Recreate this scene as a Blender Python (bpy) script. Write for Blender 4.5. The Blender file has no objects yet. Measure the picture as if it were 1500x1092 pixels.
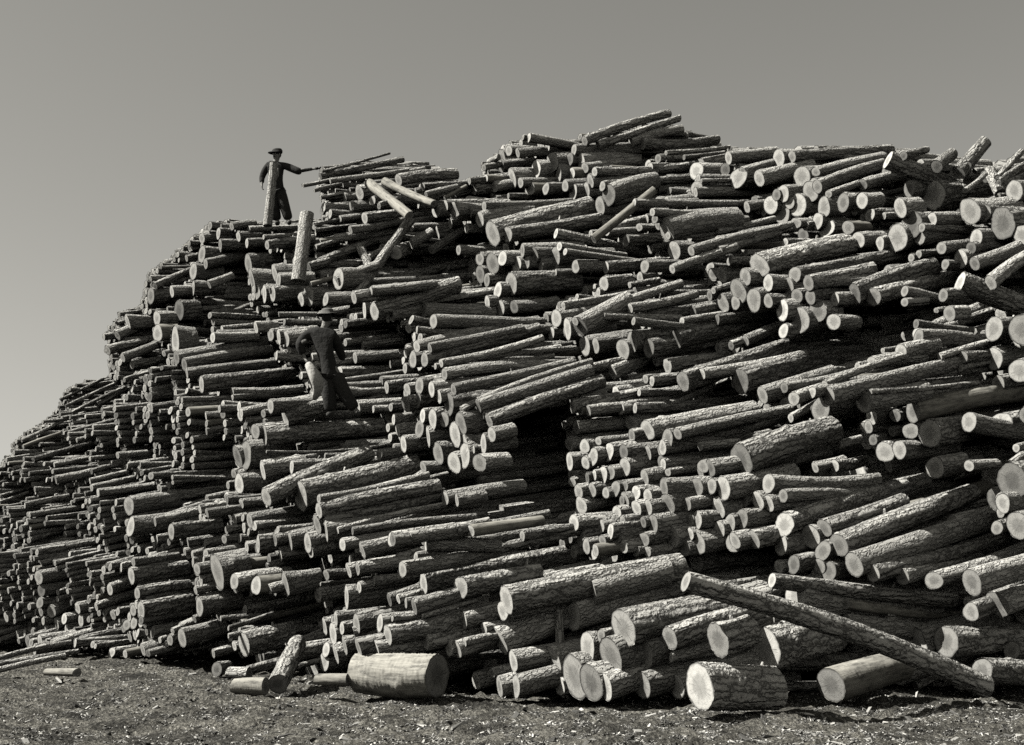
import bpy, bmesh, math, random
import numpy as np
from mathutils import Vector, Matrix

# ------------------------------------------------------------------ camera, sky, sun, exposure
SC = bpy.context.scene
COL = SC.collection
FPX, CU, CV = 1810.0, 750.0, 546.0          # focal length and centre of the 1500 x 1092 photograph
HCAM, PITCH = 1.45, math.radians(9.07)
cd = bpy.data.cameras.new("camera"); cam = bpy.data.objects.new("camera", cd); COL.objects.link(cam)
cd.sensor_width = 36.0; cd.lens = FPX / 1500 * 36.0
cd.clip_start = 0.1; cd.clip_end = 3000
cam.location = (0, 0, HCAM); cam.rotation_euler = (math.pi/2 + PITCH, 0, 0)
SC.camera = cam

SUN_AZ, SUN_EL = math.radians(-95.0), math.radians(45.0)    # azimuth from +Y towards +X
w = bpy.data.worlds.new("World"); SC.world = w; w.use_nodes = True
nt = w.node_tree; nt.nodes.clear()
sky = nt.nodes.new("ShaderNodeTexSky"); sky.sky_type = 'NISHITA'; sky.sun_disc = False
sky.sun_elevation = SUN_EL; sky.sun_rotation = SUN_AZ
sky.air_density = 2.3; sky.dust_density = 0.0; sky.ozone_density = 5.0; sky.altitude = 0
sep = nt.nodes.new("ShaderNodeSeparateColor"); bw = nt.nodes.new("ShaderNodeMath"); bw.operation = 'MULTIPLY_ADD'; bw.inputs[1].default_value = 0.45   # a red filter on black and white film
gm = nt.nodes.new("ShaderNodeMath"); gm.operation = 'MULTIPLY'; gm.inputs[1].default_value = 0.55
tint = nt.nodes.new("ShaderNodeMix"); tint.data_type = 'RGBA'; tint.blend_type = 'MULTIPLY'
tint.inputs['Factor'].default_value = 1.0; tint.inputs['B'].default_value = (1.0, 0.978, 0.895, 1)
bg = nt.nodes.new("ShaderNodeBackground"); bg.inputs['Strength'].default_value = 0.046
wo = nt.nodes.new("ShaderNodeOutputWorld")
nt.links.new(sky.outputs[0], sep.inputs[0]); nt.links.new(sep.outputs[0], bw.inputs[0]); nt.links.new(sep.outputs[1], gm.inputs[0]); nt.links.new(gm.outputs[0], bw.inputs[2]); nt.links.new(bw.outputs[0], tint.inputs['A'])
nt.links.new(tint.outputs['Result'], bg.inputs[0]); nt.links.new(bg.outputs[0], wo.inputs[0])

sl = bpy.data.lights.new("sun", 'SUN'); sl.energy = 5.0; sl.angle = math.radians(0.5); sl.color = (1.0, 0.98, 0.925)
so = bpy.data.objects.new("sun", sl); COL.objects.link(so)
sdir = Vector((math.sin(SUN_AZ)*math.cos(SUN_EL), math.cos(SUN_AZ)*math.cos(SUN_EL), math.sin(SUN_EL)))
so.rotation_euler = sdir.to_track_quat('Z', 'Y').to_euler(); so.location = sdir * 60
SC.view_settings.view_transform = 'Standard'; SC.view_settings.look = 'None'
SC.view_settings.exposure = 1.06; SC.view_settings.gamma = 1.0
SC.cycles.max_bounces = 3; SC.cycles.diffuse_bounces = 0; SC.cycles.glossy_bounces = 1
SC.cycles.use_denoising = False

random.seed(7); RNG = np.random.default_rng(11)

# notable logs, named by hand: photo position and label
SPECIAL = [
 (1028,1008,'huge ragged-edged log on the ground with the largest pale cut face'),
 (1117,940,'thick log with a tall oval cut face beside the largest one at the foot'),
 (640,990,'fat pale log lying apart on the ground with its dark end to the right'),
 (407,1001,'rough birch log propped slantwise against the foot of the pile'),
 (1448,1008,'long pole sloping down across the foot of the pile to the right'),
 (1217,1003,'peeled log on the ground with a cross-shaped crack in its cut face'),
 (741,879,'very long rough log lying across the foot of the pile in the middle'),
 (1085,673,'deeply furrowed thick log with a great split cut face, right of centre'),
 (865,866,'log with a pale ringed oval face standing out before the long rough log'),
 (387,637,'thick furrowed log just below the boots of the lower man'),
 (440,727,'heavy furrowed log ending in a tall narrow blade-like cut face'),
 (1300,236,'log with a round pale face at the crest, its shaded side sloping down right'),
 (1482,704,'bulky stump end with a hollow heart at the far right edge'),
 (1386,940,'log with a round grey weathered face above the end of the sloping pole'),
]
# every entry: near end x y, height of the end d, [far end x y], flags
# flags: r rough bark, s smooth/peeled, k weathered end (weather tone, and shade painted into ends off the sun), aNN azimuth of the axis, pN lies in the plane of the picture (far end N metres deeper), fN nearer by N m
TILES = [
("the fan beside the upper man's hand", 350,180,4.2, """
510 300 18 930 188 s
500 330 45 1010 225 r
560 358 34 1045 292
392 388 26 520 362 r
462 418 24 575 392
500 462 28 610 440
780 330 46 1050 298
980 352 74 1268 322 r
640 384 28 765 380
800 372 62 1050 572 s p-1.2
895 362 56 1200 500 s p-1.0
1130 395 54
1150 440 36 1280 408
1265 465 30 1340 408
650 460 70
740 430 100
690 520 70
820 480 60
860 512 40 925 488
520 520 50
560 560 60
"""),
("the rough ledge just below the upper man", 350,180,4.2, """
60 655 46 370 644 s
150 704 30 372 690
172 752 56 382 724 r
470 664 30 680 640
470 630 22 640 590
620 592 44 752 574
772 586 76
684 660 50 1010 600 s
590 712 52 850 680
490 862 62 985 665 r
430 890 60 500 870
470 770 44 560 745
745 760 56 805 880 s p-0.3
1055 600 66 725 1060 r p-1.3
800 830 40 905 742
965 802 84 1080 760 r a15 k
1185 785 52 1335 645 s
1060 745 70 1130 690
600 975 64 780 905
820 1030 56 1110 1000 s
705 1075 80 1340 985 r
1210 540 90
1270 510 80
1330 530 100
1220 680 90
1300 620 70
1400 650 60
"""),
("the summit of the pile", 660,140,3.521, """
690 235 50 1125 92 r
760 258 44 1180 118 r
930 242 54 1195 172
990 250 60 1375 228 r
1110 297 26 1440 268
635 282 60 1085 272 s
372 218 34 430 225
402 218 50 590 252
300 285 54 345 280
345 297 48 450 290
250 318 30 195 345 a-50
262 368 66 330 350
170 372 36 290 350
500 262 64
610 332 72 660 320
525 342 104 600 316 r
440 382 92
556 402 90 k
672 338 78 965 312
626 402 62
692 374 60 965 338
742 394 54 1222 366 r
720 442 74 760 438
700 492 80
782 468 50 1232 428 r
815 515 116 1052 448 s
832 545 50 950 520
316 428 100
226 472 62
96 442 40 130 436 k
120 482 64
490 482 64 560 470
590 466 66
408 482 76
632 500 86
770 570 92
700 400 50
360 450 60
180 430 50
"""),
("the broken shelf under the summit", 660,140,3.521, """
20 600 96
100 600 60 160 590
172 572 52 690 548
150 640 84 420 600
216 712 130 722 578 r
292 718 90 832 628 r
735 742 46 1052 488 s p0.6
945 556 46 1475 560
1040 602 44 1240 610
1052 636 52 1475 600 s
1115 692 130 1475 640
1120 722 42 1475 690
1152 800 100
1240 802 56 1475 736 s
1142 896 50 1475 780 s
542 712 56 1035 822 r
560 778 48 900 830
540 832 96 620 850
645 882 74
370 800 74 440 795
432 822 74
340 872 84
392 862 60
462 872 70
590 806 40 985 862
800 888 64
1000 882 72 1050 900 s
540 915 40
905 750 60 1025 742 r
1032 792 50 1112 772
312 972 120 582 960 r
790 970 76 880 958 r
922 978 34 1020 962
580 1086 42 940 1024 s
800 1096 52 1190 970 s
925 1098 52 1270 1024
242 1006 92
152 922 92
186 952 70
216 866 110
150 842 76
266 840 80
"""),
("the upper stack near the right corner", 1050,180,3.333, """
56 172 68 290 146
125 236 46 280 198 s
302 172 90 350 168
366 166 60 850 132 r
206 272 76 400 222
415 262 106 470 250
834 182 92 1185 322 r a78
482 240 50 815 162 s
490 312 66 812 202 s
545 348 40 705 292
710 302 60 892 252
456 336 100
322 346 86
394 402 118
290 352 56
105 268 108
146 412 66
262 402 100
320 442 108
355 392 60
432 502 48
386 490 58
536 516 98
492 480 86
522 412 98
616 390 96 660 380
708 380 86 740 370
940 322 82
895 416 96
1058 352 150 1215 382 r
950 500 136
985 546 100 f0.3
1050 472 70 1155 470
1000 512 46 1312 524 s
880 562 146
690 572 88
796 590 68
640 512 76 k
985 642 44
948 660 40
1236 432 128 1290 425
1282 436 112 1400 400 f0.35
1395 492 146 1500 440 r k
1452 332 100 1500 310
1490 546 102
1265 562 80 1310 560
1240 612 58 1392 588 s
1096 612 60 1222 596 s
1190 666 90 1260 650
1258 688 66 1465 604 s
1114 692 54
1335 782 76 1500 664 s
1185 782 112 1500 900 r a82
1072 212 64 1152 150 r p0.4
1182 244 74 1312 92 r p0.3
1216 216 56 k a20
910 162 46 985 142 s
1372 268 34 1490 142 s p0.8
1375 292 36 1500 205 s
1392 306 38 1500 258 s
1332 235 58 1384 345 s p-0.3
1212 332 28 1312 250 s p0.6
"""),
("the long row under the upper right stack", 1050,180,3.333, """
0 575 42 370 496 s
10 625 46 305 535 s
0 528 40 280 470
22 742 80
62 674 52
206 697 122 642 592 r
380 742 80 880 642 r
250 782 90 300 770
350 802 90
138 752 90
104 822 116
446 782 80 680 734 r
560 776 60 600 770
180 866 112
390 846 72
456 852 74
576 862 68 620 850
672 836 96 1062 704 r k
762 850 94 1132 756 r
320 916 108
492 922 106
406 966 128
570 972 84 600 940
325 1016 74
250 870 70
0 962 54 265 936 s
140 1064 54 262 1012
30 880 90
90 880 70
"""),
("the dark notch at the far right", 1050,180,3.333, """
1104 842 66
916 822 54 1082 862 s
916 876 44 982 872 s
1070 916 28
1135 932 78 1200 905
972 982 46 1170 1008 s
980 1035 66 1180 1062
1352 1006 116 1455 975
1485 1012 146 1560 990
"""),
("the slope of slender logs", 500,400,3.64, """
156 100 56 400 72 s
175 204 100 625 62 r
122 196 100
260 216 88 430 192 s
438 200 84 745 210 s
490 258 78 965 272 s
372 250 50 430 262
20 372 40 250 345
112 388 42 262 372
72 452 60 232 440
402 302 38 640 312
400 392 60 905 282 s
470 400 50 970 296 s
442 462 88 1050 298 r
530 482 48 1072 348 s
500 498 36 1132 442 s
620 472 34 1252 402 s
548 540 66 1100 490
596 622 66 1232 482 s
722 690 56 1332 476 s
728 712 70 1332 518
785 790 84 1392 578 r
640 732 44 722 690
642 774 46 760 742
1145 242 96 1200 230
1118 322 72
1210 302 90
1270 284 112 1456 186
1300 402 110 1350 380
1160 172 38 1456 122 s
776 162 80
845 192 92
920 182 76 960 170
838 96 70
"""),
("the narrow ends under the slender slope", 500,400,3.64, """
342 702 84
406 682 84
486 778 118
572 702 126
546 782 88
432 762 76
350 620 74
415 602 96
330 912 100
462 872 112
606 862 132
648 920 150
656 975 136
515 962 120
756 912 110
800 862 84
736 1012 106
600 1012 126
415 832 92
705 942 44
745 752 86
636 802 116
380 462 100
262 716 46
300 840 70
240 610 70
210 580 60
480 620 90
520 660 70
"""),
("the middle ledge above the round ends", 820,440,3.64, """
40 152 120
112 152 104 240 100
80 112 52 430 14 s
230 86 44 645 96 s
392 112 44 705 142
650 112 46 962 62 s
622 208 104 1122 84 r k
474 256 104
336 262 108 k
386 222 118
438 192 46 592 184
132 242 110
190 242 80
280 386 78 402 332 s
572 352 96
490 430 60
456 420 50
912 242 50 1112 162 r
656 432 108 1212 250 r
756 392 66 1312 290
962 432 134 1456 308 r k
1080 506 94 1456 388
1195 466 58 1230 450
1246 526 78 1456 468
1432 512 96
1342 492 60
422 492 40 712 490
612 552 34 862 440 s
60 545 44 275 520
400 575 52 1032 516 r
388 640 86 700 590
466 692 108 1042 584
626 712 70 1232 584 s
572 742 108
544 792 88
546 862 78
322 580 68
70 570 70
110 590 60
150 590 60
966 850 176 1456 690 r k
762 886 76
746 780 46 882 766
1230 628 46 1342 566 s
1390 582 130 k
1360 892 60 1456 868 r
"""),
("the crowd right of the black hollow", 800,600,5.0, """
625 100 116
625 192 104
850 280 118
855 402 86
126 122 78
166 92 70
220 132 108
170 252 118
280 270 108
455 312 142
340 346 136 412 292
170 382 122
286 390 108
566 310 108 640 280
575 422 132
742 320 108 790 330
380 232 66
300 502 88
412 482 138
470 462 108
350 482 78
720 502 128 820 460
235 602 112 330 560
335 592 108
505 582 118
435 612 88
576 560 78
655 612 116
860 572 138 930 520
886 692 148
742 632 112 840 584
1095 572 136
1210 562 118
1296 576 172 1440 496
1202 430 136 1330 352
1130 442 106
255 702 138
575 662 118
660 722 116
746 722 116 860 664
1030 696 108 1110 664
1260 722 146
1105 812 136
1055 812 98
1346 832 138
1432 802 138 1500 760
1270 876 118
1380 962 128
1112 976 168 1230 905
920 932 156
1010 1010 126
1055 912 98
200 832 138 252 795
515 762 108
560 822 88
780 842 136
710 826 78
395 862 96
470 892 108
255 942 136
300 1002 118
360 1032 106
715 952 116
655 1032 98
740 1042 78
560 1002 106
200 1042 108
525 922 108
410 962 88
190 532 86
890 460 60
"""),
("the flank beneath the dark notch", 1150,480,4.2, """
265 422 112 1055 218 s
240 352 56 932 134 s
530 222 90 580 210
600 142 36 665 130
712 152 108 850 122
820 62 98 1050 74 s
482 462 126 545 410
520 398 40 1185 342 r
787 516 140 1470 396 s k
532 552 98
676 542 84
512 612 78
770 636 108
656 642 60
540 692 66
612 766 130
702 752 118
890 652 176 1070 580 r
922 862 148
1130 580 124 1425 632
1130 850 76 1200 806 s
1420 742 56 1470 732 s
330 722 58
302 852 76 425 830 r
1395 942 216 1470 930 r k
1332 1062 100
950 180 44 1252 92 s
1092 182 76 k
1282 192 148 1380 165
1442 266 150
1310 342 104
1280 32 100
1462 62 140
1080 252 44 1232 222 s
"""),
("the fan above the sloping pole", 1000,600,3.0, """
376 326 84 852 316
440 380 60 702 372
446 506 108 1062 318 r
620 522 88 885 430 r
562 560 112
686 596 112 1265 368 r k
752 682 108 1318 492
615 622 90
836 722 78 1392 562 r
966 736 72 1300 646
430 592 100
486 682 84
420 692 60
640 710 86 k
600 690 70
1102 752 84 1500 612 s
1270 760 116 1500 694
1382 856 116 1500 800 k
1265 890 82
225 586 88
310 572 90
330 402 80
376 412 74
270 402 56
1406 412 88
1475 510 126
1380 520 60 r
60 668 92 380 652 r
"""),
("the foot of the pile at the right", 1060,780,3.409, """
240 240 84 1150 338 r p0.7 f0.9
1110 546 156 1500 520 r k
200 586 214 455 520 r
535 762 180 790 690 s k
1290 690 130 1500 700 r
1440 590 90 1520 590 r
1315 775 112 -190 245 r p-1.0 f0.15
"""),
("the foot of the pile in the middle", 680,780,3.5, """
215 346 156 1112 176 r
650 302 164 690 290
556 430 148 615 350
196 402 96
180 556 148 460 448 s
0 565 46 130 540
100 492 66 160 475
0 432 80 160 386
815 490 198 1200 410 r
1052 542 122 1400 432 r
1300 552 188 1420 520 r k
750 632 186
630 592 166
920 622 158
910 782 148
1090 792 130
1206 792 226 1480 812 r f0.5
450 662 168
566 742 226
650 772 196
726 792 148
490 792 98
60 762 88
180 792 106
262 792 116
250 662 106
140 722 56
1060 642 50
485 400 46 520 850 r p-0.3 k
700 530 70 760 510 s
625 72 78
670 102 68
"""),
("the lower slope left of centre", 300,780,3.5, """
806 92 88 950 54 s
955 36 70
1050 20 50
782 186 74 985 154
736 196 68
1012 190 90 1400 110 s
1080 132 66 1400 92
1136 56 84 1400 66 s
1120 262 112 1850 112 r
1312 282 110 1420 262 r
945 346 66 1092 292 s
990 342 50
1072 382 88 1282 322
1030 362 50
1112 432 26 1302 372 s
896 466 98 940 444
960 442 34 1042 432 s
935 526 116 1400 420 r
1246 472 92
1326 452 92 1380 430
1292 602 92 1400 565
1252 592 88
1132 562 86 1200 565 r
592 266 20 832 236 s
866 252 52
790 282 62
726 332 126
612 482 100
670 442 78
656 522 126
702 492 68
776 472 108
766 522 78
716 582 98
786 592 108
870 592 110
670 622 106
612 662 98
580 322 78
620 602 88
152 266 92
262 272 108
412 266 126
386 112 84
326 292 58
80 442 28 222 432 s
120 492 28 272 442 s
120 532 28 202 512
200 575 130 335 560 r
"""),
("the scatter on the ground", 300,780,3.5, """
1192 735 226 795 718 s k a-62 f0.2
375 778 106 475 572 r p1.4 k
735 757 62 572 755 s k a-70
228 722 66 130 738 s k a-66
312 790 90 150 806 s k a-75
60 702 72 120 690 a12
"""),
("the broad ledge beneath the lower man", 340,560,4.044, """
190 312 124 892 262 r
136 292 96
202 412 22 902 376 s
80 432 168
30 442 136
40 602 118
180 522 118 250 485
352 502 86 432 480 r
200 682 112 810 420 r
405 676 196 1092 508 r
512 692 56 1162 552
512 762 104 1222 618 r
542 812 76 1262 660 r
622 882 46 1302 722 s
712 882 56 1442 800
652 962 86 940 915
130 852 60 472 806 s
102 822 96 402 765
270 872 38 452 852 s
52 722 66 172 712 s
952 932 78 1382 872
1052 912 56
1412 882 76
312 202 130 472 165 r
226 142 88 470 128
0 58 56 332 42
0 92 40 442 74 s
1130 502 76
152 962 116
252 932 88
342 942 108
446 952 118
502 842 126
556 882 126
462 1002 86
1330 880 60
1260 690 90
1330 700 80
"""),
("the stacked face left of the lower man", 130,290,3.64, """
466 852 76 942 766
508 888 70 972 812
522 935 56 1000 880
600 995 88 1090 938 r
660 745 60
890 692 60
602 216 60 652 206
690 190 60
760 152 44 840 142 r
796 205 60
442 500 66 570 492
350 472 46 502 402 r
386 372 22 492 370
460 760 150 505 775 s
330 522 96
366 722 98
362 642 80
556 482 84
556 392 88
520 322 38 572 312
602 302 96
640 462 46 722 432 s
622 352 56 802 312
100 812 56 312 762 r
180 852 50 302 806
230 892 46 332 872
80 742 36 132 736 k
150 732 56 242 692
160 622 26 230 612
206 662 76
842 242 56 902 242
870 442 126
890 502 92
936 512 98
980 512 88
1010 442 96
990 402 86
850 352 106
1130 542 78
1172 522 116
1262 542 78
1330 432 116 1456 396
1182 462 36 1302 432
1012 622 26 1202 622
1042 662 36 1242 665
970 732 68
1012 742 78
1052 752 86 1102 742
1000 842 52 1092 850
962 492 36 1082 462 s
480 600 110
700 250 60
"""),
("the far left shoulder of the pile", 0,550,4.2, """
370 152 22 560 52 s
402 192 22 642 82 s
442 230 22 742 84 s
592 182 46 702 92 s
132 402 22 332 302 s
142 440 26 302 382 s
202 520 40 562 422 r
332 552 32 482 522
322 592 32 502 572
342 642 56 492 612
552 512 28 652 502
562 592 36 682 562
552 652 36 712 612 s
562 692 46 742 652 s
602 722 56 852 692
152 802 36 342 762
0 742 22 112 712 s
0 782 22 112 742 s
792 802 116
802 932 116
722 492 46 832 482
922 132 56 992 122
952 900 56 1122 862 r
1052 962 96 1262 932 r
"""),
("the lower left face of the pile", 0,780,3.5, """
682 152 46 842 132
672 222 92 872 194 r
702 312 66 892 282 r
722 402 92 902 366 r
722 452 46 902 422
562 292 66 642 262
492 382 46 642 332
932 542 96 992 532
1022 382 96 1122 372
1112 202 190
1200 252 90
-30 655 30 262 588 s
-30 680 34 292 628 r
-30 712 28 232 655 s
395 720 48 240 727 s k a-70
"""),
]
# ------------------------------------------------------------------ where things stand
CP, SP = math.cos(PITCH), math.sin(PITCH)
FW = np.array([0, CP, SP]); UPV = np.array([0, -SP, CP]); RT = np.array([1.0, 0, 0]); CAM = np.array([0, 0, HCAM])
def ray(u, v):
    u = np.asarray(u, float); v = np.asarray(v, float)
    return FW + ((u-CU)/FPX)[..., None]*RT - ((v-CV)/FPX)[..., None]*UPV
def unproj(u, v, d): return CAM + ray(u, v)*np.asarray(d, float)[..., None]
def proj(p):
    q = np.asarray(p) - CAM
    z = q @ FW; zz = np.where(np.abs(z) < 1e-3, 1e-3, z)
    return CU + FPX*(q @ RT)/zz, CV - FPX*(q @ UPV)/zz, z
def ground_depth(u, v):
    r = ray(u, v); rz = np.minimum(r[..., 2], -1e-3)
    return -HCAM/rz

# the slope of the pile: distances surveyed at a handful of its points
CTRL = [(0,955,None),(150,965,None),(300,985,None),(450,1000,None),(600,1015,None),(850,1030,None),(1100,1045,None),(1300,1040,None),(1500,1020,None),
 (405,330,27),(300,330,28.5),(560,230,27.5),(700,250,27.5),(930,170,28),(1100,210,26.5),(1300,215,23.5),(1480,260,21),
 (1480,400,18),(1480,520,16.6),(1450,700,15.2),(1500,850,14.6),
 (160,500,27.5),(200,430,28),(90,590,27),(0,690,25.8),(0,800,23.7),(0,890,22.4),(200,650,23.6),(120,800,21.9),(120,900,20.6),
 (475,600,20.5),(600,500,21.5),(600,680,17.8),(350,750,19),(220,850,19.2),(300,800,18.7),(420,420,25),
 (900,500,20.5),(900,650,18.4),(900,770,16.2),(1200,600,17.2),(1200,450,18.8),(1100,400,20.6),(900,320,24.5),(620,340,25.5),(1250,320,21.5),(700,420,23.4),
 (700,840,15.6),(1000,850,14.6),(1250,850,14.8),(500,830,17.0)]
cu = np.array([c[0] for c in CTRL], float)/500; cv = np.array([c[1] for c in CTRL], float)/500
cz = np.array([float(ground_depth(c[0], c[1])) if c[2] is None else c[2] for c in CTRL])
def tps(r2): return np.where(r2 > 1e-12, r2*np.log(np.maximum(r2, 1e-12)), 0)
n_ = len(CTRL); K = tps((cu[:,None]-cu)**2 + (cv[:,None]-cv)**2) + np.eye(n_)*0.03
Pm = np.stack([np.ones(n_), cu, cv], 1)
A_ = np.block([[K, Pm], [Pm.T, np.zeros((3,3))]])
wt = np.linalg.solve(A_, np.concatenate([1/cz, np.zeros(3)]))
GU, GV, GS = -400.0, 0.0, 8.0
gu = np.arange(GU, 1901, GS); gv = np.arange(GV, 1301, GS)
MU, MV = np.meshgrid(gu, gv)
acc = wt[n_] + wt[n_+1]*MU/500 + wt[n_+2]*MV/500
for i in range(n_): acc = acc + wt[i]*tps((MU/500-cu[i])**2 + (MV/500-cv[i])**2)
DGRID = 1/np.clip(acc, 1/42.0, 1/11.0)
def D0(u, v):
    x = np.clip((np.asarray(u, float)-GU)/GS, 0, DGRID.shape[1]-1.001); y = np.clip((np.asarray(v, float)-GV)/GS, 0, DGRID.shape[0]-1.001)
    i = x.astype(int); j = y.astype(int); fx = x-i; fy = y-j
    return (DGRID[j,i]*(1-fx)+DGRID[j,i+1]*fx)*(1-fy) + (DGRID[j+1,i]*(1-fx)+DGRID[j+1,i+1]*fx)*fy

SKYLINE = [(-400,800),(-40,715),(0,688),(20,650),(60,625),(85,602),(90,578),(130,560),(158,566),(158,530),(150,492),(178,458),(205,448),(215,400),
 (245,380),(285,345),(300,330),(335,318),(385,326),(470,322),(470,300),(462,290),(440,268),(470,245),(600,228),(655,250),(662,290),(690,280),(702,240),(740,212),
 (770,197),(830,207),(860,192),(985,162),(1003,190),(1050,200),(1065,216),(1250,214),(1350,218),(1400,238),(1440,215),(1462,240),(1500,220),(1900,180)]
sx = np.array([p[0] for p in SKYLINE], float) + np.arange(len(SKYLINE))*1e-4; sy = np.array([p[1] for p in SKYLINE], float)
def skyline(u): return np.interp(u, sx, sy)
HOLLOWS = [  # hollows cut into the face so these parts stay in shade: outline and depth
 ([(722,640),(770,608),(826,590),(830,650),(828,700),(832,748),(800,762),(760,762),(715,738),(702,700)], 2.6),
 ([(1212,458),(1300,430),(1335,420),(1400,410),(1340,500),(1280,525),(1230,515),(1200,485)], 2.4),
 ([(1400,440),(1440,400),(1500,410),(1500,450),(1440,480)], 1.5),
 ([(1235,275),(1330,240),(1385,275),(1335,330),(1300,340),(1245,330)], 2.0),
 ([(268,450),(300,440),(306,500),(270,505)], 1.6), ([(356,370),(364,440),(440,450),(420,488),(366,490),(340,440)], 1.6),
 ([(585,392),(640,372),(690,382),(690,410),(600,415)], 1.6), ([(1230,612),(1256,605),(1272,700),(1300,722),(1262,692),(1230,700)], 1.8),
 ([(430,832),(470,822),(474,900),(430,955),(408,880)], 1.8), ([(310,680),(340,640),(346,712),(300,740)], 1.6),
 ([(1300,690),(1360,690),(1440,640),(1500,640),(1460,700),(1430,740),(1380,700)], 1.6), ([(1130,700),(1250,660),(1250,690),(1180,700)], 1.2),
 ([(1100,930),(1250,935),(1330,990),(1200,1000),(1120,1015)], 1.2)]
def inpoly(px, py, poly):
    c = np.zeros(np.shape(px), bool); n = len(poly)
    for i in range(n):
        x1, y1 = poly[i]; x2, y2 = poly[(i+1) % n]
        m = ((y1 > py) != (y2 > py)) & (px < (x2-x1)*(py-y1)/((y2-y1) or 1e-9)+x1); c ^= m
    return c

# ------------------------------------------------------------------ the logs one can tell apart
AZ0 = 63.0
HS = 3.0
hw, hh = int(1900/HS), int(1300/HS)
HERO = np.full((hh, hw), 1e9)
PHI = np.linspace(-math.pi/2, math.pi/2, 17)
def surf(P, Q, r1, r2, n):
    """points over the camera side of round logs (batched): the bark first, then the near end"""
    t = np.linspace(0, 1, n)[None, :, None]; P = P[:, None]; Q = Q[:, None]; ax = Q-P; ax = ax/np.linalg.norm(ax, axis=2, keepdims=True)
    c = P*(1-t)+Q*t; r = r1[:, None]*(1-t[..., 0])+r2[:, None]*t[..., 0]
    vw = CAM-c; h = vw - (vw*ax).sum(2, keepdims=True)*ax; h /= np.linalg.norm(h, axis=2, keepdims=True); up = np.cross(ax, h)
    body = c[:, :, None] + r[..., None, None]*(np.cos(PHI)[None, None, :, None]*h[:, :, None] + np.sin(PHI)[None, None, :, None]*up[:, :, None])
    rho = np.linspace(0.0, 1.0, 7)[None, :, None, None]; ph = np.linspace(0, 2*np.pi, 24, endpoint=False)[None, None, :, None]
    disc = P[:, None] - ax[:, None]*0.004 + r1[:, None, None, None]*rho*(np.cos(ph)*h[:, 0][:, None, None] + np.sin(ph)*up[:, 0][:, None, None])
    return body, disc
def splat(P, Q, r1, r2):
    bd, ds = surf(P[None], Q[None], np.array([r1]), np.array([r2]), max(8, int(np.linalg.norm(Q-P)/0.03)))
    for g in (bd, ds):
        u, v, z = proj(g.reshape(-1, 3)); i = ((u+200)/HS).astype(int); j = (v/HS).astype(int); ok = (i >= 0)&(i < hw)&(j >= 0)&(j < hh)
        np.minimum.at(HERO, (j[ok], i[ok]), z[ok])
LOGS = []
for region, tx, ty, ts, txt in TILES:
    for line in txt.strip().splitlines():
        nums = []; fl = []
        for t in line.split():
            try: nums.append(float(t))
            except ValueError: fl.append(t)
        L = dict(region=region, u=tx+nums[0]/ts, v=ty+nums[1]/ts, d=nums[2]/ts, rough='r' in fl, smooth='s' in fl and (any(t[0] == 'p' or t == 'k' for t in fl)), dark='k' in fl, full=len(nums) > 3, fl=fl)
        if L['full']: L['u2'], L['v2'] = tx+nums[3]/ts, ty+nums[4]/ts
        LOGS.append(L)
def beside_hollow(L):
    x = L['u']+np.array([0.9, 1.6, 2.6])*max(L['d'], 22); y = np.full(3, L['v'])
    return any(inpoly(x, y, p).any() for p, _ in HOLLOWS)
# stacks: logs whose ends stand in one upright face share one plane across their axis
AH = np.array([math.sin(math.radians(AZ0)), math.cos(math.radians(AZ0)), 0.0])
lu = np.array([L['u'] for L in LOGS]); lv = np.array([L['v']+0.2*L['d'] for L in LOGS]); lz = D0(lu, lv)
fx_ = (lu-CU)*lz/FPX/0.62; fy_ = (lv-CV)*lz/FPX/1.0; NK = 75
rk = np.random.default_rng(3); cen = rk.choice(len(LOGS), NK, replace=False); kx, ky = fx_[cen].copy(), fy_[cen].copy()
for it in range(25):
    lab = np.argmin((fx_[:,None]-kx)**2 + (fy_[:,None]-ky)**2, 1)
    for k in range(NK):
        m = lab == k
        if m.any(): kx[k], ky[k] = fx_[m].mean(), fy_[m].mean()
for k in range(NK):
    m = lab == k
    if not m.any(): continue
    c = unproj(lu[m].mean(), lv[m].mean(), float(D0(lu[m].mean(), lv[m].mean()))); wk = float(c @ AH)
    for q in np.where(m)[0]:
        r_ = ray(lu[q], lv[q]); z = (wk - float(CAM @ AH))/float(r_ @ AH); d0 = float(lz[q])
        lim = 0.25 if lu[q] < 330 else (0.7 if lu[q] < 520 else 1.25); LOGS[q]['base0'] = float(np.clip(z, d0-lim, d0+lim)) + random.uniform(-0.06, 0.10)
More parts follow.
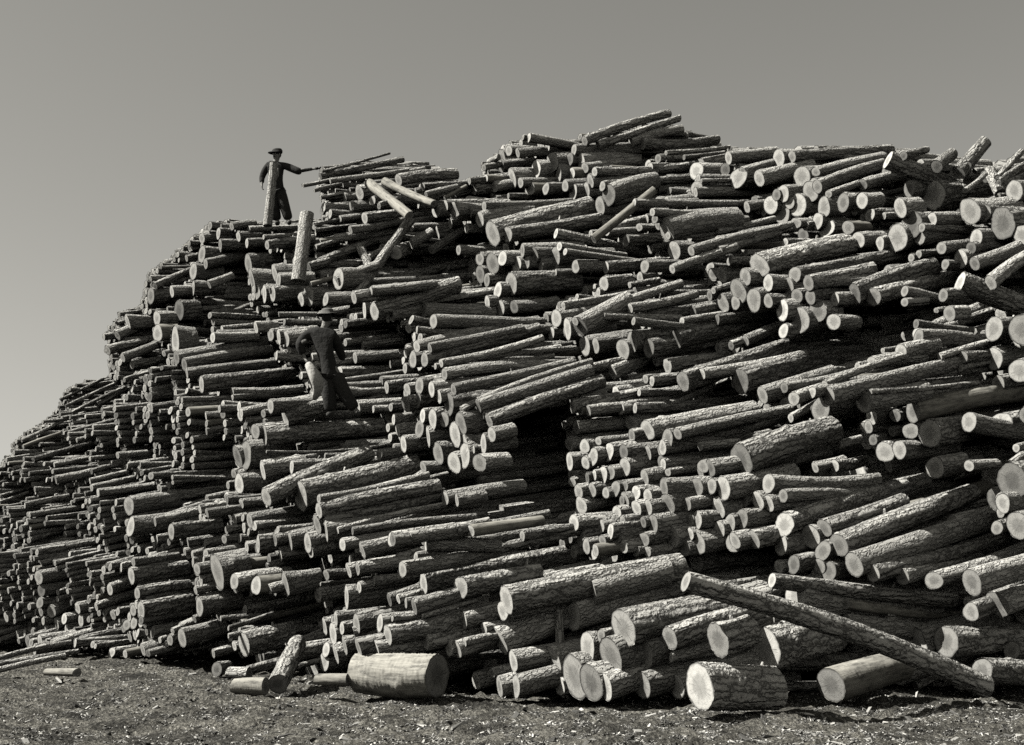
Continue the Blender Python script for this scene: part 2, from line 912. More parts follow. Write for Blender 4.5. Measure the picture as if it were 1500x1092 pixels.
def setz(L, zc):
    u, v, d, az, pl, azset = L['u'], L['v'], L['d'], L['az'], L['pl'], L['azset']
    P = unproj(u, v, zc); r1 = d/2*zc/FPX
    a = math.radians(az); p = math.radians(L['pit'])
    dirv = np.array([math.sin(a)*math.cos(p), math.cos(a)*math.cos(p), math.sin(p)]); Ln = L['l0']
    if L['full']:
        u2, v2 = L['u2'], L['v2']; span = math.hypot(u2-u, v2-v)
        if pl is not None:
            Q = unproj(u2, v2, zc+pl); dirv = Q-P; Ln = float(np.linalg.norm(dirv)); dirv /= Ln
        elif azset or span > 1.15*d:
            def hit(azd):
                a = math.radians(azd); n = np.array([math.cos(a), -math.sin(a), 0]); rr = ray(u2, v2); dn = float(rr @ n)
                return CAM + rr*float((P-CAM) @ n)/dn if abs(dn) > 1e-6 else P+1
            Q = hit(az); Ln = float(np.linalg.norm(Q-P))
            if not azset and Ln > 2.75:                 # turn the axis towards the picture plane until the length is right
                for k in range(30):
                    az += 1.2; Q = hit(az); Ln = float(np.linalg.norm(Q-P))
                    if Ln <= 2.75: break
            dirv = (Q-P)/Ln
            if not azset:
                if Ln < 1.2: Ln = min(1.4, Ln*1.2+0.15)
                dirv[2] = max(-0.25, min(0.50, dirv[2])); dirv /= np.linalg.norm(dirv)
            Ln = min(Ln, 4.2)
    Q = P + dirv*Ln
    r2 = r1*L['tp']
    if Q[2] < r2 and pl is None: Q[2] = r2
    L.update(P=P, Q=Q, r1=r1, r2=r2, zc=zc, len=float(np.linalg.norm(Q-P)), off=zc-L['d0'])
# from the ground up: a log whose end sits on another starts where that one is
LOGS.sort(key=lambda L: -(L['v']+L['d']*0.5))
for L in LOGS:
    u, v, d = L['u'], L['v'], L['d']
    az = AZ0 + random.gauss(0, 4.0 if L['full'] else 2.5); fo = 0.0; pl = None; azset = False
    az -= 3 if u > 1150 else float(np.interp(u, [200, 480], [13, 0]))
    for t in L['fl']:
        if t[0] == 'a' and len(t) > 1: az = float(t[1:]); azset = True
        if t[0] == 'f': fo = float(t[1:])
        if t[0] == 'p': pl = float(t[1:])
    base = L['base0']; zc = base
    if v > 835: zc = min(zc, float(ground_depth(u, v+d*0.5)))
    zc -= fo
    L.update(az=az, azset=azset, pl=pl, pit=9+random.gauss(0, 2.2), l0=random.uniform(0.65, 1.0) if u < 540 else random.uniform(0.9, 1.5) if v < 900 else random.uniform(1.3, 1.9), tp=random.uniform(0.84, 0.98), base=base, fo=fo)
    if beside_hollow(L): L['l0'] = random.uniform(0.38, 0.5)
    L['d0'] = float(D0(u, v)); L['gmax'] = float(ground_depth(u, v+d*0.5)) if v > 835 else 99.0
    setz(L, zc); splat(L['P'], L['Q'], L['r1'], L['r2'])
# where one log's end has come out behind another log, shift the two apart until every end shows
def idmap():
    bd, ds = surf(np.array([L['P'] for L in LOGS]), np.array([L['Q'] for L in LOGS]), np.array([L['r1'] for L in LOGS]), np.array([L['r2'] for L in LOGS]), 64)
    ZB = np.full(hw*hh, 1e9); IB = np.full(hw*hh, -1); n = len(LOGS)
    ids = np.concatenate([np.repeat(np.arange(n), bd[0].size//3), np.repeat(np.arange(n), ds[0].size//3)+10000])
    u, v, z = proj(np.concatenate([bd.reshape(-1, 3), ds.reshape(-1, 3)]))
    I = ((u+200)/HS).astype(int); J = (v/HS).astype(int); ok = (I >= 0)&(I < hw)&(J >= 0)&(J < hh)
    f = (J*hw+I)[ok]; z = z[ok]; ids = ids[ok]; o = np.argsort(-z); ZB[f[o]] = z[o]; IB[f[o]] = ids[o]
    return ZB, IB
def conflicts():
    ZB, IB = idmap(); IB = np.where(IB >= 10000, IB-10000, IB); out = []
    for q, L in enumerate(LOGS):
        pts = [(L['u'], L['v'], 0, 1.0), (L['u'], L['v']+0.3*L['d'], 0, .6), (L['u'], L['v']-0.3*L['d'], 0, .6), (L['u']+0.16*L['d'], L['v'], 0, .5), (L['u']-0.16*L['d'], L['v'], 0, .5)]
        if L['full'] and math.hypot(L['u2']-L['u'], L['v2']-L['v']) > 1.5*L['d']:
            for t in (0.3, 0.55, 0.8): pts.append((L['u']+t*(L['u2']-L['u']), L['v']+t*(L['v2']-L['v'])-0.15*L['d'], t, .5))
        zq = float((L['Q']-CAM) @ FW)
        for (x_, y_, t, w_) in pts:
            i = int((x_+200)/HS); j = int(y_/HS)
            if not (0 <= i < hw and 0 <= j < hh): continue
            k = IB[j*hw+i]; zt = L['zc']*(1-t) + zq*t - (0.75*L['r1'] if t > 0 else 0)
            if k >= 0 and k != q and ZB[j*hw+i] < zt-0.015: out.append((q, k, zt-ZB[j*hw+i], w_))
    return out
for it in range(130):
    cf = conflicts(); dz = np.zeros(len(LOGS)); nn_ = np.zeros(len(LOGS))+1e-6
    for q, k, g, w_ in cf:
        g = min(0.5, g*0.5+0.05); dz[q] -= g*w_; dz[k] += g*w_; nn_[q] += w_; nn_[k] += w_
    dz = dz/np.maximum(nn_, 1)*0.9
    for q, L in enumerate(LOGS):
        if L['pl'] is None:
            z = L['zc'] + float(np.clip(dz[q], -0.4, 0.4)) + (L["base"]-L["zc"])*0.003
            z = min(max(z, L['base']-2.4), L['base']+2.6, L['gmax']-L['fo'])
            if abs(z-L['zc']) > 1e-3: setz(L, z)
HERO[:] = 1e9
for L in LOGS: splat(L['P'], L['Q'], L['r1'], L['r2'])
# the slope as the placed logs have it
su = np.array([L['u'] for L in LOGS]); sv = np.array([L['v'] for L in LOGS]); so_ = np.array([L['off'] for L in LOGS])
num = np.zeros_like(DGRID); den = np.full_like(DGRID, 0.35)
for x_, y_, o_ in zip(su, sv, so_):
    g = np.exp(-((MU-x_)**2/(2*22**2) + (MV-y_)**2/(2*14**2))); num += g*o_; den += g
DGRID = DGRID + num/den
for L in LOGS:
    u2, v2, _ = proj(L['Q']); vis = abs(u2-L['u']) if L['full'] else 0
    L['size'] = L['d']*L['d']*0.5 + (L['d']*min(float(vis), 260)*0.9 if L['full'] else L['d']*6)
order = sorted(range(len(LOGS)), key=lambda i: -LOGS[i]['size'])
NOWN = 297
for k, i in enumerate(order): LOGS[i]['own'] = k < NOWN

# depth picture of what already stands, so that the rest of the pile keeps behind it
HM = np.full((hh, hw), -1.0)             # -1: nothing yet
cu_ = (np.arange(hw)+.5)*HS-200; cv_ = (np.arange(hh)+.5)*HS
HU, HV = np.meshgrid(cu_, cv_)
HM[HV < skyline(HU)-np.where(HU < 160, 7, 2)] = 1e6
for poly, dep in HOLLOWS:
    m = inpoly(HU, HV, poly); HM[m] = D0(HU[m], HV[m]) + dep
BLOCKERS = []                             # (u0, v0, u1, v1, depth) boxes of the two people
HMF = np.where(HERO < 1e8, np.where(HM > 1e5, HERO, np.minimum(np.maximum(HM, HERO), HERO)), HM)
for (a, b, c, d, z) in [(378,212,470,332,26.5),(430,452,530,614,20.2)]:
    m = (HU > a)&(HU < c)&(HV > b)&(HV < d); HMF[m] = np.maximum(np.where(HMF[m] > 1e5, -1, HMF[m]), z+0.5) if a == 430 else HMF[m]

# ------------------------------------------------------------------ the rest of the pile: logs laid by the thousand
pa = math.radians(9.0); aa = math.radians(AZ0)
AX = np.array([math.sin(aa)*math.cos(pa), math.cos(aa)*math.cos(pa), math.sin(pa)])
SX = np.array([math.cos(aa), -math.sin(aa), 0.0]); TX = np.cross(SX, AX)
if TX[2] < 0: TX = -TX
S0, S1, T0, T1 = -34.0, -3.0, -4.0, 11.5
def first_w(s, t):
    ws = np.arange(-8, 34, 0.12); out = np.full(len(s), np.nan)
    for c0 in range(0, len(s), 400):
        sl_ = slice(c0, c0+400)
        p = s[sl_,None,None]*SX + t[sl_,None,None]*TX + ws[None,:,None]*AX
        u, v, z = proj(p); dd = D0(u, v)
        beh = (z > 9.0)&(z > dd)&(p[...,2] > 0.02)&(u > -380)&(u < 1880)&(v > 10)&(v < 1290)
        k = np.argmax(beh, 1); has = beh.any(1) & (k > 0)
        out[sl_] = np.where(has, ws[k], np.nan)
    return out
cells = {}; DS, DT, DR = [], [], []
BS = 0.5
def try_dart(s, t, r):
    ci, cj = int((s-S0)/BS), int((t-T0)/BS)
    for a in (ci-1, ci, ci+1):
        for b in (cj-1, cj, cj+1):
            for (s2, t2, r2) in cells.get((a, b), ()):
                if (s-s2)**2+(t-t2)**2 < (0.97*(r+r2))**2: return
    cells.setdefault((ci, cj), []).append((s, t, r)); DS.append(s); DT.append(t); DR.append(r)
gs = np.arange(S0, S1+.3, 0.3); gt = np.arange(T0, T1+.3, 0.3); GSS, GTT = np.meshgrid(gs, gt)
gw = first_w(GSS.ravel(), GTT.ravel()); gp = GSS.ravel()[:,None]*SX + GTT.ravel()[:,None]*TX + np.nan_to_num(gw)[:,None]*AX
UG = np.where(np.isnan(gw), -999, proj(gp)[0]).reshape(GSS.shape)      # where along the pile each line comes to its face
def rmax(ug): return 0.075 if ug < 90 else (0.075+(ug-90)*0.00020 if ug < 400 else 0.137+(ug-400)*0.0006)
# the far half is laid up in narrow upright columns
DC = []; KJ = RNG.normal(0, 0.075, 4000); KA = RNG.normal(0, 3.5, 4000); KP = RNG.normal(0, 2.5, 4000); SEG = {}; ncol = 0
for tries in range(2100):
    s = random.uniform(S0, S1); t = random.uniform(T0, T1); ug = UG[int((t-T0)/0.3+0.5), int((s-S0)/0.3+0.5)]
    if ug < -900 or ug > 680: continue
    hw_ = min(rmax(ug), 0.135)*random.uniform(0.66, 1.0); top = t + random.uniform(0.8, 2.0); ncol += 1; SEG[ncol] = (s, (t+top)/2)
    while t < top:
        r = hw_*random.uniform(0.72, 1.0); t += r; m = len(DS); try_dart(s+random.gauss(0, 0.012), t, r)
        if len(DS) > m: DC += [ncol]
        t += r*0.98
ndc = len(DS)
for r_, n in ((0.20, 1200), (0.17, 3500), (0.145, 8000), (0.115, 18000), (0.09, 34000), (0.072, 45000), (0.058, 50000), (0.047, 40000)):
    for k in range(n):
        s = random.uniform(S0, S1); t = random.uniform(T0, T1); ug = UG[int((t-T0)/0.3+0.5), int((s-S0)/0.3+0.5)]
        if ug < -900: continue
        r = r_*random.uniform(0.9, 1.1)
        if r > rmax(ug)*(0.8 if ug < 660 else 1): continue
        if r < (0.055 if ug > 420 else 0.04): continue
        try_dart(s, t, r)
DCL = np.array(DC + [0]*(len(DS)-len(DC)))
DS, DT, DR = np.array(DS), np.array(DT), np.array(DR)
nc = 950
CS = RNG.uniform(S0, S1, nc); CT = RNG.uniform(T0, T1, nc); CW = first_w(CS, CT); CJ = np.where(CS < -17, RNG.normal(0, 0.16, nc), RNG.normal(0, 0.18, nc))
CAZ = np.where(CS < -17, RNG.normal(0, 5.0, nc), RNG.normal(0, 5.0, nc)); CPI = RNG.normal(0, 5.0, nc)
W0 = first_w(DS, DT)
good = ~np.isnan(W0); DS, DT, DR, W0, DCL = DS[good], DT[good], DR[good], W0[good], DCL[good]
PHS = RNG.uniform(0, 1.3, 60); mc = ((DS-S0+0.25*np.sin(DT*2.1))/1.5).astype(int)      # ledges shared by neighbouring columns
TQ = (np.floor((DT+PHS[mc])/1.3)+0.5)*1.3 - PHS[mc]; WQ = first_w(DS, TQ); WQ = np.where(np.isnan(WQ), W0, WQ)
near = np.argmin(((DS[:,None]-CS)/np.where(DS < -17, 0.42, 0.75)[:,None])**2 + ((DT[:,None]-CT)/1.3)**2, 1)
wc = CW[near]; wc = np.where(np.isnan(wc), W0, wc)
far = proj(DS[:,None]*SX + DT[:,None]*TX + W0[:,None]*AX)[0] < 690; CH = RNG.uniform(0, 1, nc) < 0.2
WW = np.where(far, W0 + np.where(CH[near], 1.05, 0.0), W0*0.3 + 0.7*np.clip(wc, W0-1.2, W0+1.2)) + CJ[near] + RNG.normal(0, 1, len(W0))*np.where(far, 0.075, 0.07) + np.where(far, 0.06, 0.3)
for i in range(len(DS)):
    c = DCL[i]
    if far[i]: WW[i] = min(max(WQ[i], W0[i]-0.9), W0[i]+0.9) + (KJ[c] if c else random.gauss(0, 0.07) + 0.05) + random.gauss(0, 0.03) + (0.5 if c % 13 == 7 or (not c and CH[near[i]]) else 0.0)
pn = DS[:,None]*SX + DT[:,None]*TX + WW[:,None]*AX; pu, pv, pz = proj(pn)
rl = np.array([L['r1'] for L in LOGS if L['pl'] is None]); ru = np.array([L['u'] for L in LOGS if L['pl'] is None]); rv = np.array([L['v'] for L in LOGS if L['pl'] is None])
g = np.exp(-((pu[:,None]-ru)**2 + (pv[:,None]-rv)**2)/(2*28**2)); RL = (g @ rl + 0.02*0.13)/(g.sum(1)+0.02); DENS = g.sum(1)
DR = np.where(DENS > 1.5, np.minimum(DR, RL*0.9), DR); WW = WW + np.where((DENS > 3.0) & (pu > 480), 0.32, 0.0)
INH = np.zeros(len(DS), bool)
for poly, dep in HOLLOWS: INH |= inpoly(pu, pv, poly)
FILL = []
def clear(P, Q, r, tol=0.02):
    bd, ds = surf(P[None], Q[None], np.array([r]), np.array([r]), 26)
    u, v, z = proj(np.concatenate([bd[:, :, ::2].reshape(-1, 3), ds[:, 3::3, ::2].reshape(-1, 3)]))
    i = ((u+200)/HS).astype(int); j = (v/HS).astype(int); ok = (i >= 0)&(i < hw)&(j >= 0)&(j < hh)
    h = HMF[np.clip(j,0,hh-1), np.clip(i,0,hw-1)]
    return (ok & (z < h - tol)).sum() <= 2
dropped = 0
for i in range(len(DS)):
    az = AZ0 - float(np.interp(pu[i], [200, 480], [17, 0])) + (KA[DCL[i]] if DCL[i] else CAZ[near[i]]) + random.gauss(0, 2.0); p = math.degrees(pa) + (KP[DCL[i]] if DCL[i] else CPI[near[i]]) + random.gauss(0, 2.0)
    if random.random() < 0.05: az += random.gauss(0, 14); p += random.gauss(0, 10)
    a = math.radians(az); p = math.radians(p)
    dv = np.array([math.sin(a)*math.cos(p), math.cos(a)*math.cos(p), math.sin(p)])
    base = DS[i]*SX + DT[i]*TX; r = DR[i]; Ln = random.uniform(1.9, 2.35)
    placed = False
    for push in (0, 0.25, 0.5, 0.8, 1.2, 1.7, 2.3, 3.0):
        P = base + (WW[i]+push)*AX; Q = P + dv*Ln
        if P[2] < r*0.9: continue
        if Q[2] < r: Q[2] = r
        if clear(P, Q, r): placed = True; break
    if not placed or INH[i] and push < 1.2: dropped += 1; placed = False
    if not placed: P = base + (WW[i]+1.6)*AX; Q = P + AX*2.0
    u, v, z = proj(P); u2, v2, _ = proj(Q)
    if not (-60 < u2 and u < 1560 and v < 1120): continue
    if placed: FILL.append((P, Q, r, r*random.uniform(0.86, 1.0), 0, i))
    for k in (1, 2):
        P2 = P + AX*(2.3*k+0.2); Q2 = P2 + AX*2.2
        if k == 2 and i % 2: continue
        if clear(P2, Q2, r*1.1) and P2[2] > 0: FILL.append((P2, Q2, r*1.15, r*1.1, k, i))
for s_ in np.arange(S0, S1, 0.42):              # the heart of the pile, seen only through chinks
    tb = np.arange(T0, T1, 0.40); wb = first_w(np.full(len(tb), s_), tb)
    for t_, w_ in zip(tb, wb):
        if np.isnan(w_): continue
        P = s_*SX + t_*TX + (w_+3.4)*AX; Q = P + AX*2.6
        if P[2] > -0.2 and clear(P, Q, 0.27): FILL.append((P, Q, 0.27, 0.27, 3, 0))
print("logs told apart", len(LOGS), "filler", len(FILL), "dropped", dropped)
lens = np.array([L['len'] for L in LOGS if L['full']]); print("length quartiles", np.percentile(lens, [5,25,50,75,95]))

# ------------------------------------------------------------------ log meshes
def log_arrays(P, Q, R1, R2, nseg, nring, rough, seed, bend, oval=0.05, tilt=0.08):
    """vectorised: n logs of one topology. Returns body verts, body attr, faces, cap verts, cap attr, cap faces"""
    n = len(P); P = np.asarray(P, float); Q = np.asarray(Q, float); rg = np.random.default_rng(seed)
    ax = Q-P; ln = np.linalg.norm(ax, axis=1); ax = ax/ln[:, None]
    ref = np.where(np.abs(ax[:, 2:3]) > 0.9, np.array([[1.0,0,0]]), np.array([[0,0,1.0]]))
    e1 = np.cross(ref, ax); e1 /= np.linalg.norm(e1, axis=1)[:, None]; e2 = np.cross(ax, e1)
    th = np.linspace(0, 2*np.pi, nseg, endpoint=False); tt = np.linspace(0, 1, nring)
    TH = th[None,None,:]; Z = tt[None,:,None]*ln[:,None,None]
    rad = (np.asarray(R1)[:,None]*(1-tt)+np.asarray(R2)[:,None]*tt)[:, :, None]*np.ones((1,1,nseg))
    R = np.ones_like(rad)
    R += rg.uniform(0, 2.4*oval, (n,1,1))*np.cos(2*TH+rg.uniform(0,6.28,(n,1,1))) + rg.uniform(0, oval, (n,1,1))*np.cos(3*TH+rg.uniform(0,6.28,(n,1,1)) + Z*0.6)
    R += 0.02*np.sin(Z*rg.uniform(2,5,(n,1,1))+rg.uniform(0,6.28,(n,1,1)))
    ro = np.asarray(rough)[:,None,None]
    if nseg >= 16:
        acc = 0
        for k in range(7):
            m = rg.integers(3, 13 if nseg > 24 else 8, (n,1,1)); kz = rg.uniform(-11, 11, (n,1,1))
            acc = acc + np.abs(np.sin(m*0.5*TH*2/2*1.0 + kz*Z*0.5 + rg.uniform(0,6.28,(n,1,1)))) if k % 2 else acc + np.sin(m*TH + kz*Z + rg.uniform(0,6.28,(n,1,1)))*0.6
        # the odd terms use |sin(m th/2)|, periodic because |.| folds the half turn
        R += ro*(acc/7-0.25)*0.55
        R += ro*rg.normal(0, 0.10, (n, nring, nseg))
        # knots
        for k in range(3):
            kz = rg.uniform(0.1, 0.9, (n,1,1))*ln[:,None,None]; kt = rg.uniform(0, 6.28, (n,1,1)); ka = rg.uniform(0, 0.22, (n,1,1))
            dth = np.angle(np.exp(1j*(TH-kt)))
            R += ka*np.exp(-(dth/0.3)**2 - ((Z-kz)/0.06)**2)
    rad = rad*R
    bx = (np.asarray(bend)[:,None]*np.sin(np.pi*tt)[None]*ln[:,None])
    bd = rg.uniform(0, 6.28, (n,1)); x0 = bx*np.cos(bd); y0 = bx*np.sin(bd)
    x = rad*np.cos(TH); y = rad*np.sin(TH)
    tl = rg.normal(0, tilt, (n,2,2)); zz = Z*np.ones((1,1,nseg))
    zz[:, 0, :] += tl[:,0,0:1]*x[:,0,:] + tl[:,0,1:2]*y[:,0,:]; zz[:, -1, :] += tl[:,1,0:1]*x[:,-1,:] + tl[:,1,1:2]*y[:,-1,:]
    def world(X, Y, ZZ): return P[:,None,None,:] + X[...,None]*e1[:,None,None,:] + Y[...,None]*e2[:,None,None,:] + ZZ[...,None]*ax[:,None,None,:]
    V = world(x+x0[:,:,None], y+y0[:,:,None], zz)
    rnd = rg.uniform(0, 1, n)
    lc = np.stack([x, y, zz + rnd[:,None,None]*97.0], -1)
    r_ = np.broadcast_to(rnd[:,None,None], x.shape)
    nv = nring*nseg
    j = np.arange(nseg); jn = (j+1) % nseg
    f = [np.stack([k*nseg+j, k*nseg+jn, (k+1)*nseg+jn, (k+1)*nseg+j], 1) for k in range(nring-1)]
    F = np.concatenate(f)[None] + (np.arange(n)*nv)[:,None,None]
    caps = []
    for e, ri in ((0, 0), (1, nring-1)):
        cx = x0[:, ri]; cy = y0[:, ri]
        cen = world((cx)[:,None,None], (cy)[:,None,None], np.full((n,1,1), 0.0)+Z[:, ri:ri+1, :1])[:, 0]
        rim = V[:, ri]
        mid = cen + (rim-cen)*0.985 ; mid = mid + ax[:,None,:]*((0.004 if e == 0 else -0.004))
        cv_ = np.concatenate([cen, mid], 1)                     # n, 1+nseg, 3
        rel = np.concatenate([np.zeros((n,1,2)), np.stack([x[:,ri],y[:,ri]], -1)], 1)
        nrm = np.concatenate([np.zeros((n,1)), np.ones((n,nseg))], 1)
        fc = np.stack([np.zeros(nseg, int), 1+jn, 1+j], 1) if e == 0 else np.stack([np.zeros(nseg, int), 1+j, 1+jn], 1)
        caps.append((cv_, np.concatenate([rel, np.broadcast_to((rnd*97)[:,None,None]+e*5.5, (n,nseg+1,1))], -1), nrm, fc, rnd))
    return V.reshape(n, nv, 3), lc.reshape(n, nv, 3), r_.reshape(n, nv), F, caps
def mesh_from(name, verts, faces, mats, lc=None, rnd=None, rim=None, smooth=True, matidx=None):
    me = bpy.data.meshes.new(name)
    verts = np.ascontiguousarray(verts, dtype=np.float32); k = faces.shape[1]
    me.vertices.add(len(verts)); me.vertices.foreach_set('co', verts.ravel())
    me.loops.add(faces.size); me.loops.foreach_set('vertex_index', faces.astype(np.int32).ravel())
    me.polygons.add(len(faces)); me.polygons.foreach_set('loop_start', np.arange(0, faces.size, k, dtype=np.int32))
    me.polygons.foreach_set('use_smooth', np.full(len(faces), smooth, bool) if np.isscalar(smooth) else smooth)
    if matidx is not None: me.polygons.foreach_set('material_index', matidx.astype(np.int32))
    for m in mats: me.materials.append(m)
    if lc is not None:
        a = me.attributes.new('lc', 'FLOAT_VECTOR', 'POINT'); a.data.foreach_set('vector', np.ascontiguousarray(lc, dtype=np.float32).ravel())
    if rnd is not None:
        a = me.attributes.new('rnd', 'FLOAT', 'POINT'); a.data.foreach_set('value', np.ascontiguousarray(rnd, dtype=np.float32).ravel())
    if rim is not None:
        a = me.attributes.new('rim', 'FLOAT', 'POINT'); a.data.foreach_set('value', np.ascontiguousarray(rim, dtype=np.float32).ravel())
    me.update(); me.validate(); return me
def link(name, me, parent=None, loc=(0,0,0)):
    o = bpy.data.objects.new(name, me); COL.objects.link(o); o.location = loc
    if parent is not None: o.parent = parent
    return o
def tag(o, label=None, cat=None, group=None, kind=None):
    if label: o['label'] = label
    if cat: o['category'] = cat
    if group: o['group'] = group
    if kind: o['kind'] = kind
    return o

# ------------------------------------------------------------------ materials
def N(nt, t, **kw):
    n = nt.nodes.new(t)
    for k, v in kw.items(): setattr(n, k, v)
    return n
def newmat(name):
    m = bpy.data.materials.new(name); m.use_nodes = True; nt = m.node_tree; nt.nodes.clear()
    b = N(nt, 'ShaderNodeBsdfPrincipled'); o = N(nt, 'ShaderNodeOutputMaterial'); nt.links.new(b.outputs[0], o.inputs[0])
    b.inputs['Roughness'].default_value = 0.9; b.inputs['Specular IOR Level'].default_value = 0.15
    return m, nt, b
TINT = (1.0, 0.980, 0.915)
def grey(v): return (v*TINT[0], v*TINT[1], v*TINT[2], 1)
def ramp(nt, src, pts):
    r = N(nt, 'ShaderNodeValToRGB'); nt.links.new(src, r.inputs[0]); el = r.color_ramp.elements
    while len(el) < len(pts): el.new(0.5)
    for e, (p, c) in zip(el, pts): e.position = p; e.color = grey(c)
    return r.outputs[0]
def math_(nt, op, a, b=None, clamp=False):
    n = N(nt, 'ShaderNodeMath', operation=op, use_clamp=clamp)
    for i, x in enumerate((a, b)):
        if x is None: continue
        if isinstance(x, (int, float)): n.inputs[i].default_value = x
        else: nt.links.new(x, n.inputs[i])
    return n.outputs[0]
def mixc(nt, fac, a, b, blend='MIX'):
    n = N(nt, 'ShaderNodeMix'); n.data_type = 'RGBA'; n.blend_type = blend
    if isinstance(fac, (int, float)): n.inputs['Factor'].default_value = fac
    else: nt.links.new(fac, n.inputs['Factor'])
    for key, x in (('A', a), ('B', b)):
        if isinstance(x, tuple): n.inputs[key].default_value = x
        else: nt.links.new(x, n.inputs[key])
    return n.outputs['Result']
def noise(nt, vec, scale, detail=4, rough=0.6, dist=0.0):
    n = N(nt, 'ShaderNodeTexNoise'); n.inputs['Scale'].default_value = scale; n.inputs['Detail'].default_value = detail
    n.inputs['Roughness'].default_value = rough; n.inputs['Distortion'].default_value = dist; nt.links.new(vec, n.inputs['Vector']); return n.outputs['Fac']
def stretch(nt, vec, s):
    m = N(nt, 'ShaderNodeMapping'); m.inputs['Scale'].default_value = s; nt.links.new(vec, m.inputs['Vector']); return m.outputs[0]
def attr(nt, name, out='Vector'):
    a = N(nt, 'ShaderNodeAttribute'); a.attribute_name = name; return a.outputs[out]
def bark(name, kind):
    m, nt, b = newmat(name); lc = attr(nt, 'lc'); rnd = attr(nt, 'rnd', 'Fac')
    st = stretch(nt, lc, (1, 1, 0.2 if kind != 'smooth' else 0.1))
    big = noise(nt, stretch(nt, lc, (1,1,0.5)), 5, 3)
    fine = noise(nt, st, 26, 5, 0.65, 0.4)
    vo = N(nt, 'ShaderNodeTexVoronoi'); vo.feature = 'DISTANCE_TO_EDGE'; vo.inputs['Scale'].default_value = 11 if kind == 'rough' else 17
    wob = N(nt, 'ShaderNodeVectorMath', operation='ADD'); nn = N(nt, 'ShaderNodeTexNoise'); nn.inputs['Scale'].default_value = 14; nt.links.new(lc, nn.inputs['Vector'])
    sc_ = N(nt, 'ShaderNodeVectorMath', operation='SCALE'); sc_.inputs['Scale'].default_value = 0.09; nt.links.new(nn.outputs['Color'], sc_.inputs[0])
    nt.links.new(st, wob.inputs[0]); nt.links.new(sc_.outputs[0], wob.inputs[1]); nt.links.new(wob.outputs[0], vo.inputs['Vector'])
    crack = math_(nt, 'MULTIPLY', vo.outputs['Distance'], 3.2 if kind == 'rough' else 5.0, True)
    if kind == 'smooth':
        base = ramp(nt, fine, [(0.28, 0.17), (0.5, 0.32), (0.75, 0.42)])
        spots = ramp(nt, noise(nt, stretch(nt, lc, (1,1,0.35)), 13, 5, 0.7), [(0.36, 0.28), (0.47, 0.8), (0.6, 1.0)])
        col = mixc(nt, 0.8, base, spots, 'MULTIPLY'); h = math_(nt, 'ADD', math_(nt,'MULTIPLY',fine,0.5), math_(nt,'MULTIPLY',big,0.6)); hd = 0.012
    else:
        lo = 0.12 if kind == 'rough' else 0.20
        base = ramp(nt, math_(nt, 'MULTIPLY', crack, math_(nt, 'ADD', math_(nt,'MULTIPLY',fine,1.1), 0.2)), [(0.05, lo), (0.20, 0.34), (0.6, 0.45)])
        # places where the bark has come away and pale wood shows
        bare = ramp(nt, noise(nt, stretch(nt, lc, (1,1,0.45)), 3.2, 5, 0.65), [(0.57, 0.0), (0.62, 1.0)])
        bv = N(nt, 'ShaderNodeRGBToBW'); nt.links.new(bare, bv.inputs[0])
        wood = ramp(nt, fine, [(0.3, 0.30), (0.7, 0.46)])
        col = mixc(nt, bv.outputs[0], base, wood) if kind == 'plain' else mixc(nt, math_(nt,'MULTIPLY',bv.outputs[0],0.45), base, wood)
        h = math_(nt, 'ADD', math_(nt, 'MULTIPLY', crack, 1.0), math_(nt, 'MULTIPLY', fine, 0.8)); hd = 0.032 if kind == 'rough' else 0.018
    tone = math_(nt, 'ADD', math_(nt, 'MULTIPLY', rnd, 0.42), 0.62)
    tone = math_(nt, 'MULTIPLY', tone, math_(nt, 'ADD', math_(nt, 'MULTIPLY', big, 0.7), 0.65))
    hs = N(nt, 'ShaderNodeVectorMath', operation='SCALE'); nt.links.new(col, hs.inputs[0]); nt.links.new(tone, hs.inputs['Scale'])
    nt.links.new(hs.outputs[0], b.inputs['Base Color'])
    bp = N(nt, 'ShaderNodeBump'); bp.inputs['Strength'].default_value = 1.0; bp.inputs['Distance'].default_value = hd
    nt.links.new(h, bp.inputs['Height']); nt.links.new(bp.outputs[0], b.inputs['Normal'])
    return m
